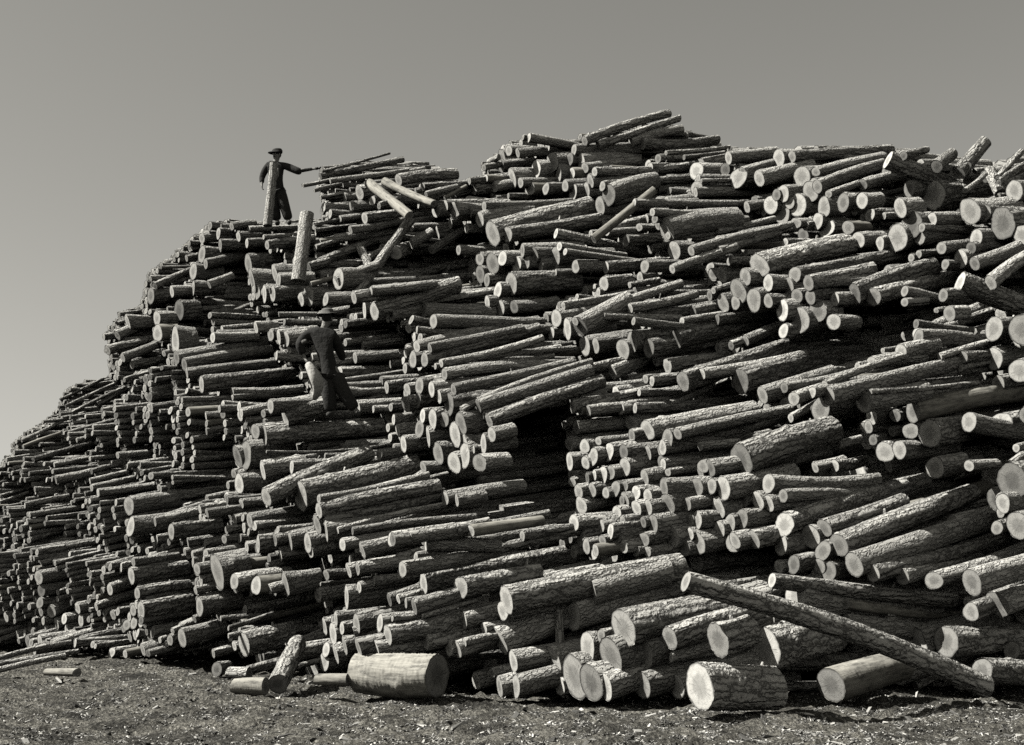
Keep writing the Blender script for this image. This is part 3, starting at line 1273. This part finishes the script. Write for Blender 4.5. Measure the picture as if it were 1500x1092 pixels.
def endgrain(name, darkened):
    m, nt, b = newmat(name); lc = attr(nt, 'lc'); rnd = attr(nt, 'rnd', 'Fac'); rim = attr(nt, 'rim', 'Fac')
    flat = N(nt, 'ShaderNodeVectorMath', operation='MULTIPLY'); flat.inputs[1].default_value = (1,1,0); nt.links.new(lc, flat.inputs[0])
    le = N(nt, 'ShaderNodeVectorMath', operation='LENGTH'); nt.links.new(flat.outputs[0], le.inputs[0])
    nz = noise(nt, lc, 7, 3)
    rr = math_(nt, 'ADD', math_(nt, 'MULTIPLY', le.outputs['Value'], 1.0), math_(nt, 'MULTIPLY', nz, 0.03))
    rings = math_(nt, 'SINE', math_(nt, 'MULTIPLY', rr, 520))
    # heart, sapwood, rim of bark
    k = (0.20, 0.31) if darkened else (0.36, 0.51)  # the darker pair also paints shade into ends turned off the sun
    zone = ramp(nt, math_(nt, 'ADD', rim, math_(nt, 'MULTIPLY', math_(nt,'SUBTRACT',nz,0.5), 0.25)), [(0.0, k[0]*0.9), (0.42, k[0]), (0.60, k[1]), (0.86, k[1]), (0.93, k[1]*0.8), (0.975, 0.14)])
    ringc = math_(nt, 'ADD', math_(nt, 'MULTIPLY', rings, 0.09), 0.96)
    blot = math_(nt, 'ADD', math_(nt, 'MULTIPLY', noise(nt, lc, 13, 5, 0.75), 0.9), 0.52)
    # radial drying checks
    sep = N(nt, 'ShaderNodeSeparateXYZ'); nt.links.new(lc, sep.inputs[0])
    ang = math_(nt, 'ARCTAN2', sep.outputs[1], sep.outputs[0])
    cmb = N(nt, 'ShaderNodeCombineXYZ'); nt.links.new(math_(nt,'MULTIPLY',ang,2.2), cmb.inputs[0]); nt.links.new(math_(nt,'MULTIPLY',rnd,60), cmb.inputs[1])
    chk = noise(nt, cmb.outputs[0], 3.0, 2, 0.6)
    ck = math_(nt, 'LESS_THAN', math_(nt, 'ABSOLUTE', math_(nt, 'SUBTRACT', chk, 0.5)), 0.012)
    ck = math_(nt, 'MULTIPLY', ck, math_(nt, 'LESS_THAN', rim, 0.8))
    tone = math_(nt, 'MULTIPLY', math_(nt, 'MULTIPLY', ringc, blot), math_(nt, 'ADD', math_(nt, 'MULTIPLY', rnd, 0.42), 0.52))
    tone = math_(nt, 'MULTIPLY', tone, math_(nt, 'SUBTRACT', 1.0, math_(nt, 'MULTIPLY', ck, 0.5)))
    hs = N(nt, 'ShaderNodeVectorMath', operation='SCALE'); nt.links.new(zone, hs.inputs[0]); nt.links.new(tone, hs.inputs['Scale'])
    nt.links.new(hs.outputs[0], b.inputs['Base Color'])
    bp = N(nt, 'ShaderNodeBump'); bp.inputs['Distance'].default_value = 0.004; nt.links.new(noise(nt, stretch(nt, lc, (1,3,1)), 60, 3), bp.inputs['Height']); nt.links.new(bp.outputs[0], b.inputs['Normal'])
    return m
M_BARK = {k: bark('bark_'+k, k) for k in ('rough', 'plain', 'smooth')}
M_END = {False: endgrain('fresh_cut_wood', False), True: endgrain('weathered_shaded_cut_wood', True)}

# ------------------------------------------------------------------ build the separate logs
ORD = ['', 'second', 'third', 'fourth', 'fifth', 'sixth', 'seventh', 'eighth', 'ninth', 'tenth', 'eleventh', 'twelfth', 'thirteenth', 'fourteenth', 'fifteenth', 'sixteenth', 'seventeenth', 'eighteenth', 'nineteenth', 'twentieth', 'twenty-first', 'twenty-second', 'twenty-third', 'twenty-fourth']
own = [L for L in LOGS if L['own']]
for L in own:
    size = 'thick' if L['r1'] > 0.17 else ('mid-sized' if L['r1'] > 0.10 else 'slender')
    skin = 'rough-barked' if L['rough'] else ('smooth' if L['smooth'] else 'patchy-barked')
    L['cls'] = (L['region'], f"{size} {skin} log" if L['full'] else f"{size} end-on log")
byc = {}
for L in own: byc.setdefault(L['cls'], []).append(L)
for (reg, kind), lst in byc.items():
    lst.sort(key=lambda L: L['u'])
    for k, L in enumerate(lst):
        if len(lst) == 1: L['label'] = f"only {kind} in {reg}"
        elif k == 0: L['label'] = f"leftmost {kind} in {reg}"
        elif k == len(lst)-1: L['label'] = f"rightmost {kind} in {reg}"
        else: L['label'] = f"{ORD[k]} {kind} from the left in {reg}"
for (uu, vv, text) in SPECIAL:
    best = min(own, key=lambda L: (L['u']-uu)**2+(L['v']-vv)**2); best['label'] = text
for q, L in enumerate(own):
    P, Q = L['P'], L['Q']; big = L['d'] > 22 or L['rough']
    ns, nr = (44, 72) if big else (24, 28)
    ro = 0.16 if L['rough'] else ((0.13 if L['r1'] > 0.2 else 0.08) if L['smooth'] else 0.09)
    V, lc, rn, F, caps = log_arrays([np.zeros(3)], [Q-P], [L['r1']], [L['r2']], ns, nr, [ro], 1000+q, [random.uniform(-0.03, 0.03) if L['len'] < 3.2 else 0.02], 0.045, 0.07)
    mb = M_BARK['rough' if L['rough'] else ('smooth' if L['smooth'] else 'plain')]
    o = link('log', mesh_from('log', V[0], F[0], [mb], lc[0], rn[0], smooth=True), loc=P)
    tag(o, L['label'], 'log', 'logs in the great pile')
    for (cv2, cl, nrm, fc, rnd) in caps:
        link('cut_end', mesh_from('cut_end', cv2[0], fc, [M_END[L['dark'] or q % 5 == 2]], cl[0], np.full(ns+1, rnd[0]), nrm[0], False), o)
    if (L['rough'] and q % 2 == 0) or q % 9 == 4:                # a snapped-off branch
        ax = (Q-P)/L['len']; t = random.uniform(0.3, 0.85); side = np.cross(ax, [0,0,1.0]); side /= np.linalg.norm(side)
        up = np.cross(side, ax); d2 = up*0.9 + side*random.uniform(-0.7, 0.2) + ax*0.5; d2 /= np.linalg.norm(d2)
        rr = L['r1']*(1-t)+L['r2']*t; b0 = ax*L['len']*t + d2*rr*0.55; b1 = b0 + d2*(rr*0.6+random.uniform(0.03, 0.09))
        V, lc, rn, F, cp = log_arrays([b0], [b1], [rr*0.17], [rr*0.10], 16, 5, [0.05], 5000+q, [0])
        cc, cl, nrm, fc, rnd = cp[1]
        allf = np.concatenate([F[0], np.concatenate([fc[:, :1], fc[:, 1:2], fc[:, 2:3], fc[:, 2:3]], 1)+len(V[0])]) if False else F[0]
        link('branch_stub', mesh_from('branch_stub', V[0], allf, [mb], lc[0], rn[0]), o)

# ------------------------------------------------------------------ and the mass of the others as one
def mass(name, items, nseg, nring, rough, seed):
    P = np.array([i[0] for i in items]); Q = np.array([i[1] for i in items]); R1 = [i[2] for i in items]; R2 = [i[3] for i in items]
    rg = np.random.default_rng(seed)
    V, lc, rn, F, caps = log_arrays(P, Q, R1, R2, nseg, nring, np.full(len(P), rough), seed, rg.uniform(-0.02, 0.02, len(P)), 0.06, 0.1)
    n = len(P); vs = [V.reshape(-1,3)]; ls = [lc.reshape(-1,3)]; rs = [rn.reshape(-1)]; rim = [np.zeros(n*nseg*nring)]
    kind = rg.choice([0, 1, 2], n, p=[0.38, 0.59, 0.03])
    # quads for bodies, quads (degenerate-free) for caps are triangles -> store separately
    bodyF = F.reshape(-1, 4); bodyM = np.repeat(kind, F.shape[1])
    off = n*nseg*nring; tri = []; trim = []
    dark = rg.uniform(0, 1, n) < 0.22
    for (cv2, cl, nrm, fc, rnd) in caps:
        tri.append((fc[None] + (np.arange(n)*(nseg+1))[:,None,None] + off).reshape(-1, 3)); trim.append(np.repeat(np.where(dark, 4, 3), nseg))
        vs.append(cv2.reshape(-1,3)); ls.append(cl.reshape(-1,3)); rs.append(np.repeat(rnd, nseg+1)); rim.append(nrm.reshape(-1)); off += n*(nseg+1)
    return np.concatenate(vs), np.concatenate(ls), np.concatenate(rs), np.concatenate(rim), bodyF, bodyM, np.concatenate(tri), np.concatenate(trim)
front = [f[:4] for f in FILL if f[4] == 0 and f[2] >= 0.08]; slim = [f[:4] for f in FILL if f[4] == 0 and f[2] < 0.08]; back = [f[:4] for f in FILL if f[4] > 0]
small = [(L['P'], L['Q'], L['r1'], L['r2']) for L in LOGS if not L['own']]
parts = [mass('a', front, 18, 12, 0.06, 31), mass('b', small, 22, 18, 0.06, 32), mass('c', back, 8, 2, 0.0, 33), mass('d', slim, 12, 7, 0.05, 34)]
V = []; LCs = []; RN = []; RM = []; lt = []; ls_ = []; mi = []; off = 0; sm = []
for (v, l, r, m, bf, bm, tf, tm) in parts:
    V.append(v); LCs.append(l); RN.append(r); RM.append(m)
    lt += [bf.ravel()+off, tf.ravel()+off]; ls_ += [np.full(len(bf), 4), np.full(len(tf), 3)]; mi += [bm, tm]; sm += [np.ones(len(bf), bool), np.zeros(len(tf), bool)]; off += len(v)
V = np.concatenate(V).astype(np.float32); me = bpy.data.meshes.new('pulpwood'); lt = np.concatenate(lt).astype(np.int32); tot = np.concatenate(ls_).astype(np.int32)
me.vertices.add(len(V)); me.vertices.foreach_set('co', V.ravel()); me.loops.add(len(lt)); me.loops.foreach_set('vertex_index', lt)
me.polygons.add(len(tot)); me.polygons.foreach_set('loop_start', np.concatenate([[0], np.cumsum(tot)[:-1]]).astype(np.int32))
me.polygons.foreach_set('material_index', np.concatenate(mi).astype(np.int32)); me.polygons.foreach_set('use_smooth', np.concatenate(sm))
for m in (M_BARK['rough'], M_BARK['plain'], M_BARK['smooth'], M_END[False], M_END[True]): me.materials.append(m)
for nm, ty, key, arr in (('lc', 'FLOAT_VECTOR', 'vector', LCs), ('rnd', 'FLOAT', 'value', RN), ('rim', 'FLOAT', 'value', RM)):
    a = me.attributes.new(nm, ty, 'POINT'); a.data.foreach_set(key, np.concatenate(arr).astype(np.float32).ravel())
me.update()
tag(link('pulpwood', me), 'countless smaller logs packed through the rest of the great pile', 'log pile', None, 'stuff')
# ------------------------------------------------------------------ ground
def gh(x, y):
    return 0.05*np.sin(x*0.9+1.3)*np.sin(y*0.7) + 0.03*np.sin(x*2.3+y*1.1) + 0.02*np.sin(x*4.7-y*3.9+1) - 0.05 - 0.05*np.exp(-((y-11.6+0.22*x+0.25*np.sin(x*0.7))/0.16)**2) - 0.05*np.exp(-((y-13.2+0.22*x+0.25*np.sin(x*0.7+.4))/0.16)**2)
gx = np.concatenate([[-900,-300,-120,-60,-35], np.arange(-20, 20, 0.09), [35,60,120,300,900]])
gy = np.concatenate([[-300,-60,-10,0,4], np.arange(7.5, 30, 0.09), [36,60,120,300,1500]])
GX, GY = np.meshgrid(gx, gy); rg = np.random.default_rng(5)
inner = (np.abs(GX) < 20)&(GY > 7)&(GY < 30)
CL = sum(np.abs(np.sin(GX*a_+GY*b_+c_)) for a_, b_, c_ in ((9.1,3.3,0),(-4.2,8.7,1),(6.6,-7.9,2),(13.7,5.1,3),(-11.0,12.3,4)))/5
GZ = np.where(inner, gh(GX, GY) + 0.10*(0.75-CL)**2*np.sign(0.75-CL) + rg.normal(0, 0.021, GX.shape), -0.05)
nx, ny = len(gx), len(gy); ii = np.arange(nx-1); jj = np.arange(ny-1); I, J = np.meshgrid(ii, jj)
a = (J*nx+I).ravel(); FQ = np.stack([a, a+1, a+nx+1, a+nx], 1)
m_ground, nt, b = newmat('dirt_and_bark_litter')
tc = N(nt, 'ShaderNodeNewGeometry').outputs['Position']
n1 = noise(nt, tc, 22, 6, 0.75); n2 = noise(nt, tc, 1.4, 3, 0.6); n3 = noise(nt, tc, 70, 3, 0.7)
vo = N(nt, 'ShaderNodeTexVoronoi'); vo.inputs['Scale'].default_value = 24; nt.links.new(tc, vo.inputs['Vector'])
base = ramp(nt, math_(nt, 'ADD', math_(nt,'MULTIPLY',n1,0.6), math_(nt,'MULTIPLY',n3,0.4)), [(0.38, 0.02), (0.5, 0.09), (0.60, 0.28)])
patch = ramp(nt, n2, [(0.34, 0.28), (0.62, 1.25)])
nt.links.new(mixc(nt, 1.0, base, patch, 'MULTIPLY'), b.inputs['Base Color'])
bp = N(nt, 'ShaderNodeBump'); bp.inputs['Distance'].default_value = 0.05; nt.links.new(math_(nt,'ADD',n1,math_(nt,'MULTIPLY',vo.outputs['Distance'],0.6)), bp.inputs['Height']); nt.links.new(bp.outputs[0], b.inputs['Normal'])
tag(link('ground', mesh_from('ground', np.stack([GX,GY,GZ],-1).reshape(-1,3), FQ, [m_ground], smooth=True)), kind='structure')

# bark chips and wood litter: flat splinters by the thousand
def chips(n, sizes, seed, near):
    rg = np.random.default_rng(seed)
    u = rg.uniform(-40, 1540, n); vlo = np.interp(u, [0,300,600,1100,1500],[955,975,1000,1020,1005]) - 14
    t = rg.uniform(0, 1, n)**(3.5 if sizes > 0.03 else (1.7 if near else 1.0)); v = vlo + t*(1110-vlo)
    p = unproj(u, v, ground_depth(u, v)); x, y = p[:,0], p[:,1]; z = gh(x, y)
    sz = np.minimum(rg.lognormal(math.log(sizes), 0.4, n), sizes*1.8); L = sz*rg.uniform(1.2, 3.4, n); W = sz*rg.uniform(0.5, 1.0, n); H = sz*rg.uniform(0.15, 0.5, n)
    az = rg.uniform(0, 6.28, n); ti = rg.normal(0, 0.35, n); ro = rg.normal(0, 0.4, n)
    box = np.array([[-1,-1,-1],[1,-.8,-1],[.9,1,-1],[-1,.7,-1],[-.8,-.9,1],[1,-.7,1],[.8,.8,1],[-.7,.9,1]])*0.5
    box = box[None] + rg.normal(0, 0.09, (n,8,3))
    X = box[...,0]*L[:,None]; Y = box[...,1]*W[:,None]; Z = box[...,2]*H[:,None]
    Y, Z = Y*np.cos(ro)[:,None]-Z*np.sin(ro)[:,None], Y*np.sin(ro)[:,None]+Z*np.cos(ro)[:,None]
    X, Z = X*np.cos(ti)[:,None]-Z*np.sin(ti)[:,None], X*np.sin(ti)[:,None]+Z*np.cos(ti)[:,None]
    X, Y = X*np.cos(az)[:,None]-Y*np.sin(az)[:,None], X*np.sin(az)[:,None]+Y*np.cos(az)[:,None]
    V = np.stack([X+x[:,None], Y+y[:,None], Z+(z+H*0.35)[:,None]], -1)
    f = np.array([[0,3,2,1],[4,5,6,7],[0,1,5,4],[1,2,6,5],[2,3,7,6],[3,0,4,7]])
    F = (f[None]+(np.arange(n)*8)[:,None,None]).reshape(-1,4)
    return V.reshape(-1,3), F, np.repeat(rg.uniform(0,1,n), 8)
m_chip, nt, b = newmat('litter')
r = attr(nt, 'rnd', 'Fac'); geo = N(nt, 'ShaderNodeNewGeometry').outputs['Position']
cc = ramp(nt, r, [(0.0, 0.03), (0.45, 0.09), (0.68, 0.22), (0.86, 0.42), (1.0, 0.58)])
nn = math_(nt,'ADD',math_(nt,'MULTIPLY',noise(nt, geo, 60, 3),0.8),0.6)
hs = N(nt, 'ShaderNodeVectorMath', operation='SCALE'); nt.links.new(cc, hs.inputs[0]); nt.links.new(nn, hs.inputs['Scale']); nt.links.new(hs.outputs[0], b.inputs['Base Color'])
vs, fs, rs = [], [], []; off = 0
for k, (n, s, near) in enumerate(((80000, 0.009, False), (34000, 0.013, True), (5000, 0.020, True), (1300, 0.036, True))):
    V_, F_, R_ = chips(n, s, 40+k, near); vs.append(V_); fs.append(F_+off); rs.append(R_); off += len(V_)
tag(link('bark_litter', mesh_from('bark_litter', np.concatenate(vs), np.concatenate(fs), [m_chip], None, np.concatenate(rs), smooth=False)),
    'bark chips, splinters and wood litter strewn over the ground before the pile', 'bark litter', None, 'stuff')
# ------------------------------------------------------------------ the two men
def cloth(name, v, sc=30):
    m, nt, b = newmat(name); g = N(nt, 'ShaderNodeTexCoord').outputs['Object']
    c = ramp(nt, noise(nt, g, sc, 4), [(0.3, v*0.7), (0.7, v*1.3)]); nt.links.new(c, b.inputs['Base Color'])
    bp = N(nt, 'ShaderNodeBump'); bp.inputs['Distance'].default_value = 0.02; nt.links.new(noise(nt, g, 9, 3), bp.inputs['Height']); nt.links.new(bp.outputs[0], b.inputs['Normal'])
    return m
M_SKIN = cloth('skin', 0.22); M_DARK = cloth('dark_wool', 0.028); M_TROU = cloth('dark_denim', 0.035); M_LEA = cloth('leather', 0.06); M_PALE = cloth('pale_canvas', 0.36); M_HAT = cloth('felt', 0.10); M_HAIR = cloth('hair', 0.02)
def skinned(name, chains, mat, parent, sub=2):
    """chains: lists of (x, y, z, rx[, ry]); chains that start on an existing point join there"""
    vs, es, rad, idx = [], [], [], {}
    for ch in chains:
        prev = None
        for p in ch:
            key = (round(p[0],4), round(p[1],4), round(p[2],4))
            if key not in idx: idx[key] = len(vs); vs.append(p[:3]); rad.append((p[3], p[4] if len(p) > 4 else p[3]))
            k = idx[key]
            if prev is not None and prev != k: es.append((prev, k))
            prev = k
    me = bpy.data.meshes.new(name); me.from_pydata(vs, es, []); me.update()
    o = bpy.data.objects.new(name, me); COL.objects.link(o)
    sk = o.modifiers.new('skin', 'SKIN'); sk.use_smooth_shade = True
    if not me.skin_vertices: me.skin_vertices.new()
    for i, r_ in enumerate(rad): me.skin_vertices[0].data[i].radius = r_; me.skin_vertices[0].data[i].use_root = (i == 0)
    ss = o.modifiers.new('sub', 'SUBSURF'); ss.levels = sub; ss.render_levels = sub
    bpy.context.view_layer.update(); dg = bpy.context.evaluated_depsgraph_get()
    m2 = bpy.data.meshes.new_from_object(o.evaluated_get(dg)); m2.name = name; o.modifiers.clear(); o.data = m2; bpy.data.meshes.remove(me)
    m2.materials.clear(); m2.materials.append(mat)
    for p in m2.polygons: p.use_smooth = True
    if parent is not None: o.parent = parent
    return o
def hand(w, d, side, curl=0.5):
    """palm and five fingers from the wrist w, pointing along d"""
    d = Vector(d).normalized(); s = Vector(side).normalized(); n = d.cross(s).normalized(); w = Vector(w); out = []
    T = lambda v, r: (v.x, v.y, v.z, r)
    palm = w + d*0.055
    out.append([T(w, 0.028), T(palm, 0.036)])
    for k, (off, ln) in enumerate(((-0.030, 0.068), (-0.011, 0.078), (0.010, 0.073), (0.029, 0.058))):
        a = palm + s*off + d*0.03; b_ = a + d*ln*0.5 + n*curl*0.02; c = b_ + (d*(1-curl)+n*curl).normalized()*ln*0.5
        out.append([T(palm, 0.036), T(a, 0.011), T(b_, 0.010), T(c, 0.008)])
    a = w + d*0.03 - s*0.035; out.append([T(palm, 0.036), T(a, 0.013), T(a + d*0.035 - s*0.02 + n*0.01, 0.011), T(a + d*0.06 - s*0.022 + n*0.02, 0.009)])
    return out
def head_parts(root, c, fx, fy, hat):
    """face details on the head at c, facing (fx, fy)"""
    f = Vector((fx, fy, 0)).normalized(); r = Vector((f.y, -f.x, 0)); c = Vector(c); up = Vector((0,0,1))
    def blob(name, ctr, rx, ry, rz, mat):
        bm = bmesh.new(); bmesh.ops.create_icosphere(bm, subdivisions=3, radius=1)
        for v in bm.verts: v.co = Vector(ctr) + r*v.co.x*rx + f*v.co.y*ry + up*v.co.z*rz
        me = bpy.data.meshes.new(name); bm.to_mesh(me); bm.free(); me.materials.append(mat)
        for p in me.polygons: p.use_smooth = True
        return link(name, me, root)
    blob('hair', c - f*0.018 + up*0.02, 0.083, 0.094, 0.10, M_HAIR)
    for s in (-1, 1):
        blob('eye', c + f*0.086 + r*s*0.032 + up*0.0, 0.013, 0.008, 0.009, M_PALE)
        blob('ear', c + r*s*0.082 - up*0.01, 0.012, 0.022, 0.033, M_SKIN)
    blob('nose', c + f*0.104 - up*0.022, 0.014, 0.020, 0.024, M_SKIN); blob('mouth', c + f*0.088 - up*0.062, 0.026, 0.009, 0.008, M_LEA)
def hat_mesh(root, name, c, brim, crown, h, mat, tilt=(0,0), seg=28, peak=None):
    bm = bmesh.new(); prof = [(brim, 0.0), (brim*0.98, 0.012), (crown*1.02, 0.012), (crown, h*0.6), (crown*0.82, h), (0.0, h*0.93)]
    rings = []
    for (rr, z) in prof:
        ring = []
        for k in range(seg):
            a = 2*math.pi*k/seg; rad = rr*(1+0.04*math.cos(2*a)); zz = z + (0.016*math.cos(2*a) if rr > crown*1.1 else 0)
            if peak is not None and rr > crown*1.1: rad = crown*1.06 + (brim-crown)*max(0, math.cos(a-peak))**2
            x, y = rad*math.cos(a), rad*math.sin(a)
            ring.append(bm.verts.new((c[0]+x, c[1]+y, c[2]+zz+tilt[0]*x+tilt[1]*y)))
        rings.append(ring)
    for a, b_ in zip(rings, rings[1:]):
        for k in range(seg): bm.faces.new((a[k], a[(k+1)%seg], b_[(k+1)%seg], b_[k]))
    bmesh.ops.remove_doubles(bm, verts=bm.verts, dist=1e-4); bmesh.ops.recalc_face_normals(bm, faces=bm.faces)
    me = bpy.data.meshes.new(name); bm.to_mesh(me); bm.free(); me.materials.append(mat)
    for p in me.polygons: p.use_smooth = True
    return link(name, me, root)

def man_on_top():
    u0, v0 = 406.0, 330.0; z = float(D0(u0, v0)) - 0.15; ppm = FPX/z; org = unproj(u0, v0, z)
    X = lambda u: (u-u0)/ppm
    Z = lambda v: (v0-v)/ppm
    J = lambda u, v, y, r, r2=None: (X(u), y, Z(v), r, r2 or r)
    hip = J(404,276,0,0.13,0.11); chest = J(400,246,0,0.15,0.11); neck = J(401.5,233,0,0.055); 
    body = [[hip, J(402,262,0,0.13,0.10), chest, neck, J(402.3,226,-0.01,0.085), J(402.3,220,-0.01,0.082)],
            [chest, J(411,238,0,0.065), J(424,243.5,-0.03,0.05), J(436,249,-0.08,0.042), J(460,247,-0.12,0.026)],
            [chest, J(390,239,0,0.065), J(384.5,249,0.0,0.05), J(381.5,258,-0.02,0.042), J(383,270,-0.10,0.026)],
            [hip, J(400,282,0,0.09), J(402,304,0.02,0.065), J(406,325,0.06,0.045), J(406.5,328,-0.06,0.04)],
            [hip, J(410,282,0,0.09), J(416,304,-0.02,0.065), J(423,325,0,0.045), J(425,328,-0.12,0.04)]]
    h1 = hand((X(460), -0.12, Z(247)), (1, -0.1, 0.02), (0, 1, 0.2)); h2 = hand((X(383), -0.10, Z(270)), (0.1, -0.2, -1), (0, 1, 0), 0.6)
    o = skinned('person', body + h1 + h2, M_SKIN, None); o.location = org
    tag(o, 'man in dark work clothes and cap standing atop the pile, arm stretched over a log', 'person')
    skinned('jacket', [[J(404,288,0,0.19,0.15), J(404,277,0,0.175,0.14), J(402,262,0,0.155,0.125), J(400,246,0,0.20,0.15), J(401.2,236,0,0.09)],
            [J(400,246,0,0.175,0.135), J(411,238,0,0.088), J(424,244,-0.03,0.088), J(436,250,-0.08,0.088), J(441,250.5,-0.09,0.065)],
            [J(400,246,0,0.175,0.135), J(390,239,0,0.088), J(384.5,249,0,0.078), J(381.5,258,-0.02,0.068), J(382.8,268,-0.08,0.052)]], M_DARK, o)
    skinned('sleeve', [[J(437,249.5,-0.08,0.045), J(458,247.2,-0.12,0.034)]], M_DARK, o)
    skinned('trousers', [[J(404,270,0,0.155,0.13), J(399,285,0,0.135), J(401,304,0.02,0.125), J(405,323,0.06,0.11)], [J(404,270,0,0.155,0.13), J(411,285,0,0.135), J(417,304,-0.02,0.12), J(423,323,0,0.105)]], M_TROU, o)
    skinned('boot', [[J(406,322,0.06,0.06), J(406,328,0.05,0.055), J(406.5,328.5,-0.14,0.042)]], M_LEA, o)
    skinned('boot', [[J(423,322,0,0.06), J(423.5,328,0,0.055), J(426,328.5,-0.18,0.042)]], M_LEA, o)
    skinned('glove', [[(p[0],p[1],p[2],p[3]*1.35) for p in ch] for ch in h1], M_DARK, o, 1)
    head_parts(o, (X(402.3), -0.01, Z(223)), -0.5, -0.85, None)
    hat_mesh(o, 'cap', (X(402.6), -0.01, Z(220.5)), 0.19, 0.112, 0.085, M_DARK, (0.12, 0.0), peak=math.radians(200))
def man_on_ledge():
    u0, v0 = 490.0, 611.0; z = float(D0(u0, v0)) - 0.25; ppm = FPX/z; org = unproj(u0, v0, z)
    X = lambda u: (u-u0)/ppm
    Z = lambda v: (v0-v)/ppm
    J = lambda u, v, y, r, r2=None: (X(u), y, Z(v), r, r2 or r)
    hip = J(483,545,0,0.13,0.11); chest = J(468,495,0.02,0.15,0.11)
    body = [[hip, J(476,520,0,0.13,0.10), chest, J(472,477,0.02,0.055), J(475,467,0.04,0.085), J(476,461,0.04,0.082)],
            [chest, J(484,487,0.03,0.065), J(494,505,0.12,0.05), J(496,520,0.30,0.042), J(492,505,0.48,0.026)],
            [chest, J(452,484,0.02,0.065), J(442,494,-0.02,0.05), J(434,505,-0.04,0.042), J(445,524,-0.02,0.026)],
            [hip, J(480,553,0,0.09), J(483,582,-0.03,0.065), J(485,606,0.0,0.045), J(483,609,-0.10,0.04)],
            [hip, J(492,552,0,0.09), J(506,580,-0.02,0.065), J(522,603,0,0.045), J(526,607,-0.10,0.04)]]
    h1 = hand((X(492), 0.48, Z(505)), (-0.2, 0.5, 0.6), (1, 0, 0), 0.6); h2 = hand((X(445), -0.02, Z(524)), (0.5, -0.1, -1), (0, 1, 0), 0.7)
    o = skinned('person', body + h1 + h2, M_SKIN, None); o.location = org
    tag(o, 'man in a pale-brimmed hat seen from behind, legs apart on the ledge midway up', 'person')
    skinned('jacket', [[J(486,560,0,0.195,0.16), J(482,546,0,0.18,0.145), J(476,520,0,0.165,0.135), J(468,495,0.02,0.19,0.145), J(472,480,0.02,0.09)],
            [J(468,495,0.02,0.19,0.145), J(484,487,0.03,0.10), J(492,505,0.12,0.09), J(496,520,0.30,0.066), J(493,508,0.44,0.05)],
            [J(468,495,0.02,0.19,0.145), J(452,484,0.02,0.105), J(442,494,-0.02,0.10), J(436,505,-0.04,0.09), J(443,519,-0.02,0.06)]], M_DARK, o)
    skinned('trousers', [[J(482,536,0,0.16,0.14), J(479,556,0,0.14), J(482,582,-0.03,0.125), J(485,604,0,0.105)], [J(482,536,0,0.16,0.14), J(493,556,0,0.14), J(506,580,-0.02,0.12), J(521,601,0,0.10)]], M_TROU, o)
    skinned('boot', [[J(485,602,0,0.06), J(485,608,0,0.055), J(482,609,-0.16,0.042)]], M_LEA, o)
    skinned('boot', [[J(521,600,0,0.06), J(523,606,0,0.055), J(528,608,-0.14,0.042)]], M_LEA, o)
    # pale work apron bunched at the hip: a bulged tapering flap with its own thickness
    skinned('apron', [[J(451,534,-0.20,0.05,0.06), J(459,545,-0.26,0.11,0.08), J(467,559,-0.30,0.15,0.09), J(470,573,-0.28,0.12,0.07), J(462,590,-0.24,0.05,0.04)]], M_PALE, o)
    skinned('cuff', [[J(440,503,-0.09,0.05), J(449,499,-0.10,0.04)]], M_HAT, o)
    head_parts(o, (X(475.5), 0.04, Z(464)), 0.3, 0.95, None)
    hat_mesh(o, 'hat', (X(475.5), 0.03, Z(458.5)), 0.165, 0.105, 0.10, M_HAT, (0.05, -0.08))
man_on_top(); man_on_ledge()
# the log the upper man steadies, and the one standing against the ledge beside him
def extra_log(pu, pv, qu, qv, z, dz, r1, r2, kind, label, seed):
    P = unproj(pu, pv, z); Q = unproj(qu, qv, z+dz); ro = 0.04
    V, lc, rn, F, caps = log_arrays([np.zeros(3)], [Q-P], [r1], [r2], 40, 60, [ro], seed, [0.008], 0.03, 0.06)
    o = link('log', mesh_from('log', V[0], F[0], [M_BARK[kind]], lc[0], rn[0]), loc=P); tag(o, label, 'log', 'logs in the great pile')
    for (cv2, cl, nrm, fc, rnd) in caps: link('cut_end', mesh_from('cut_end', cv2[0], fc, [M_END[False]], cl[0], np.full(41, rnd[0]), nrm[0], False), o)
z1 = float(D0(406, 330)) - 0.62
extra_log(392, 331, 401, 239, z1, 0.18, 0.10, 0.085, 'plain', 'log stood on end in front of the upper man, leaning against his chest', 901)
extra_log(437, 412, 450, 313, float(D0(440, 400)) - 0.6, 0.5, 0.145, 0.14, 'plain', 'pale log standing nearly upright against the ledge beside the upper man', 902)
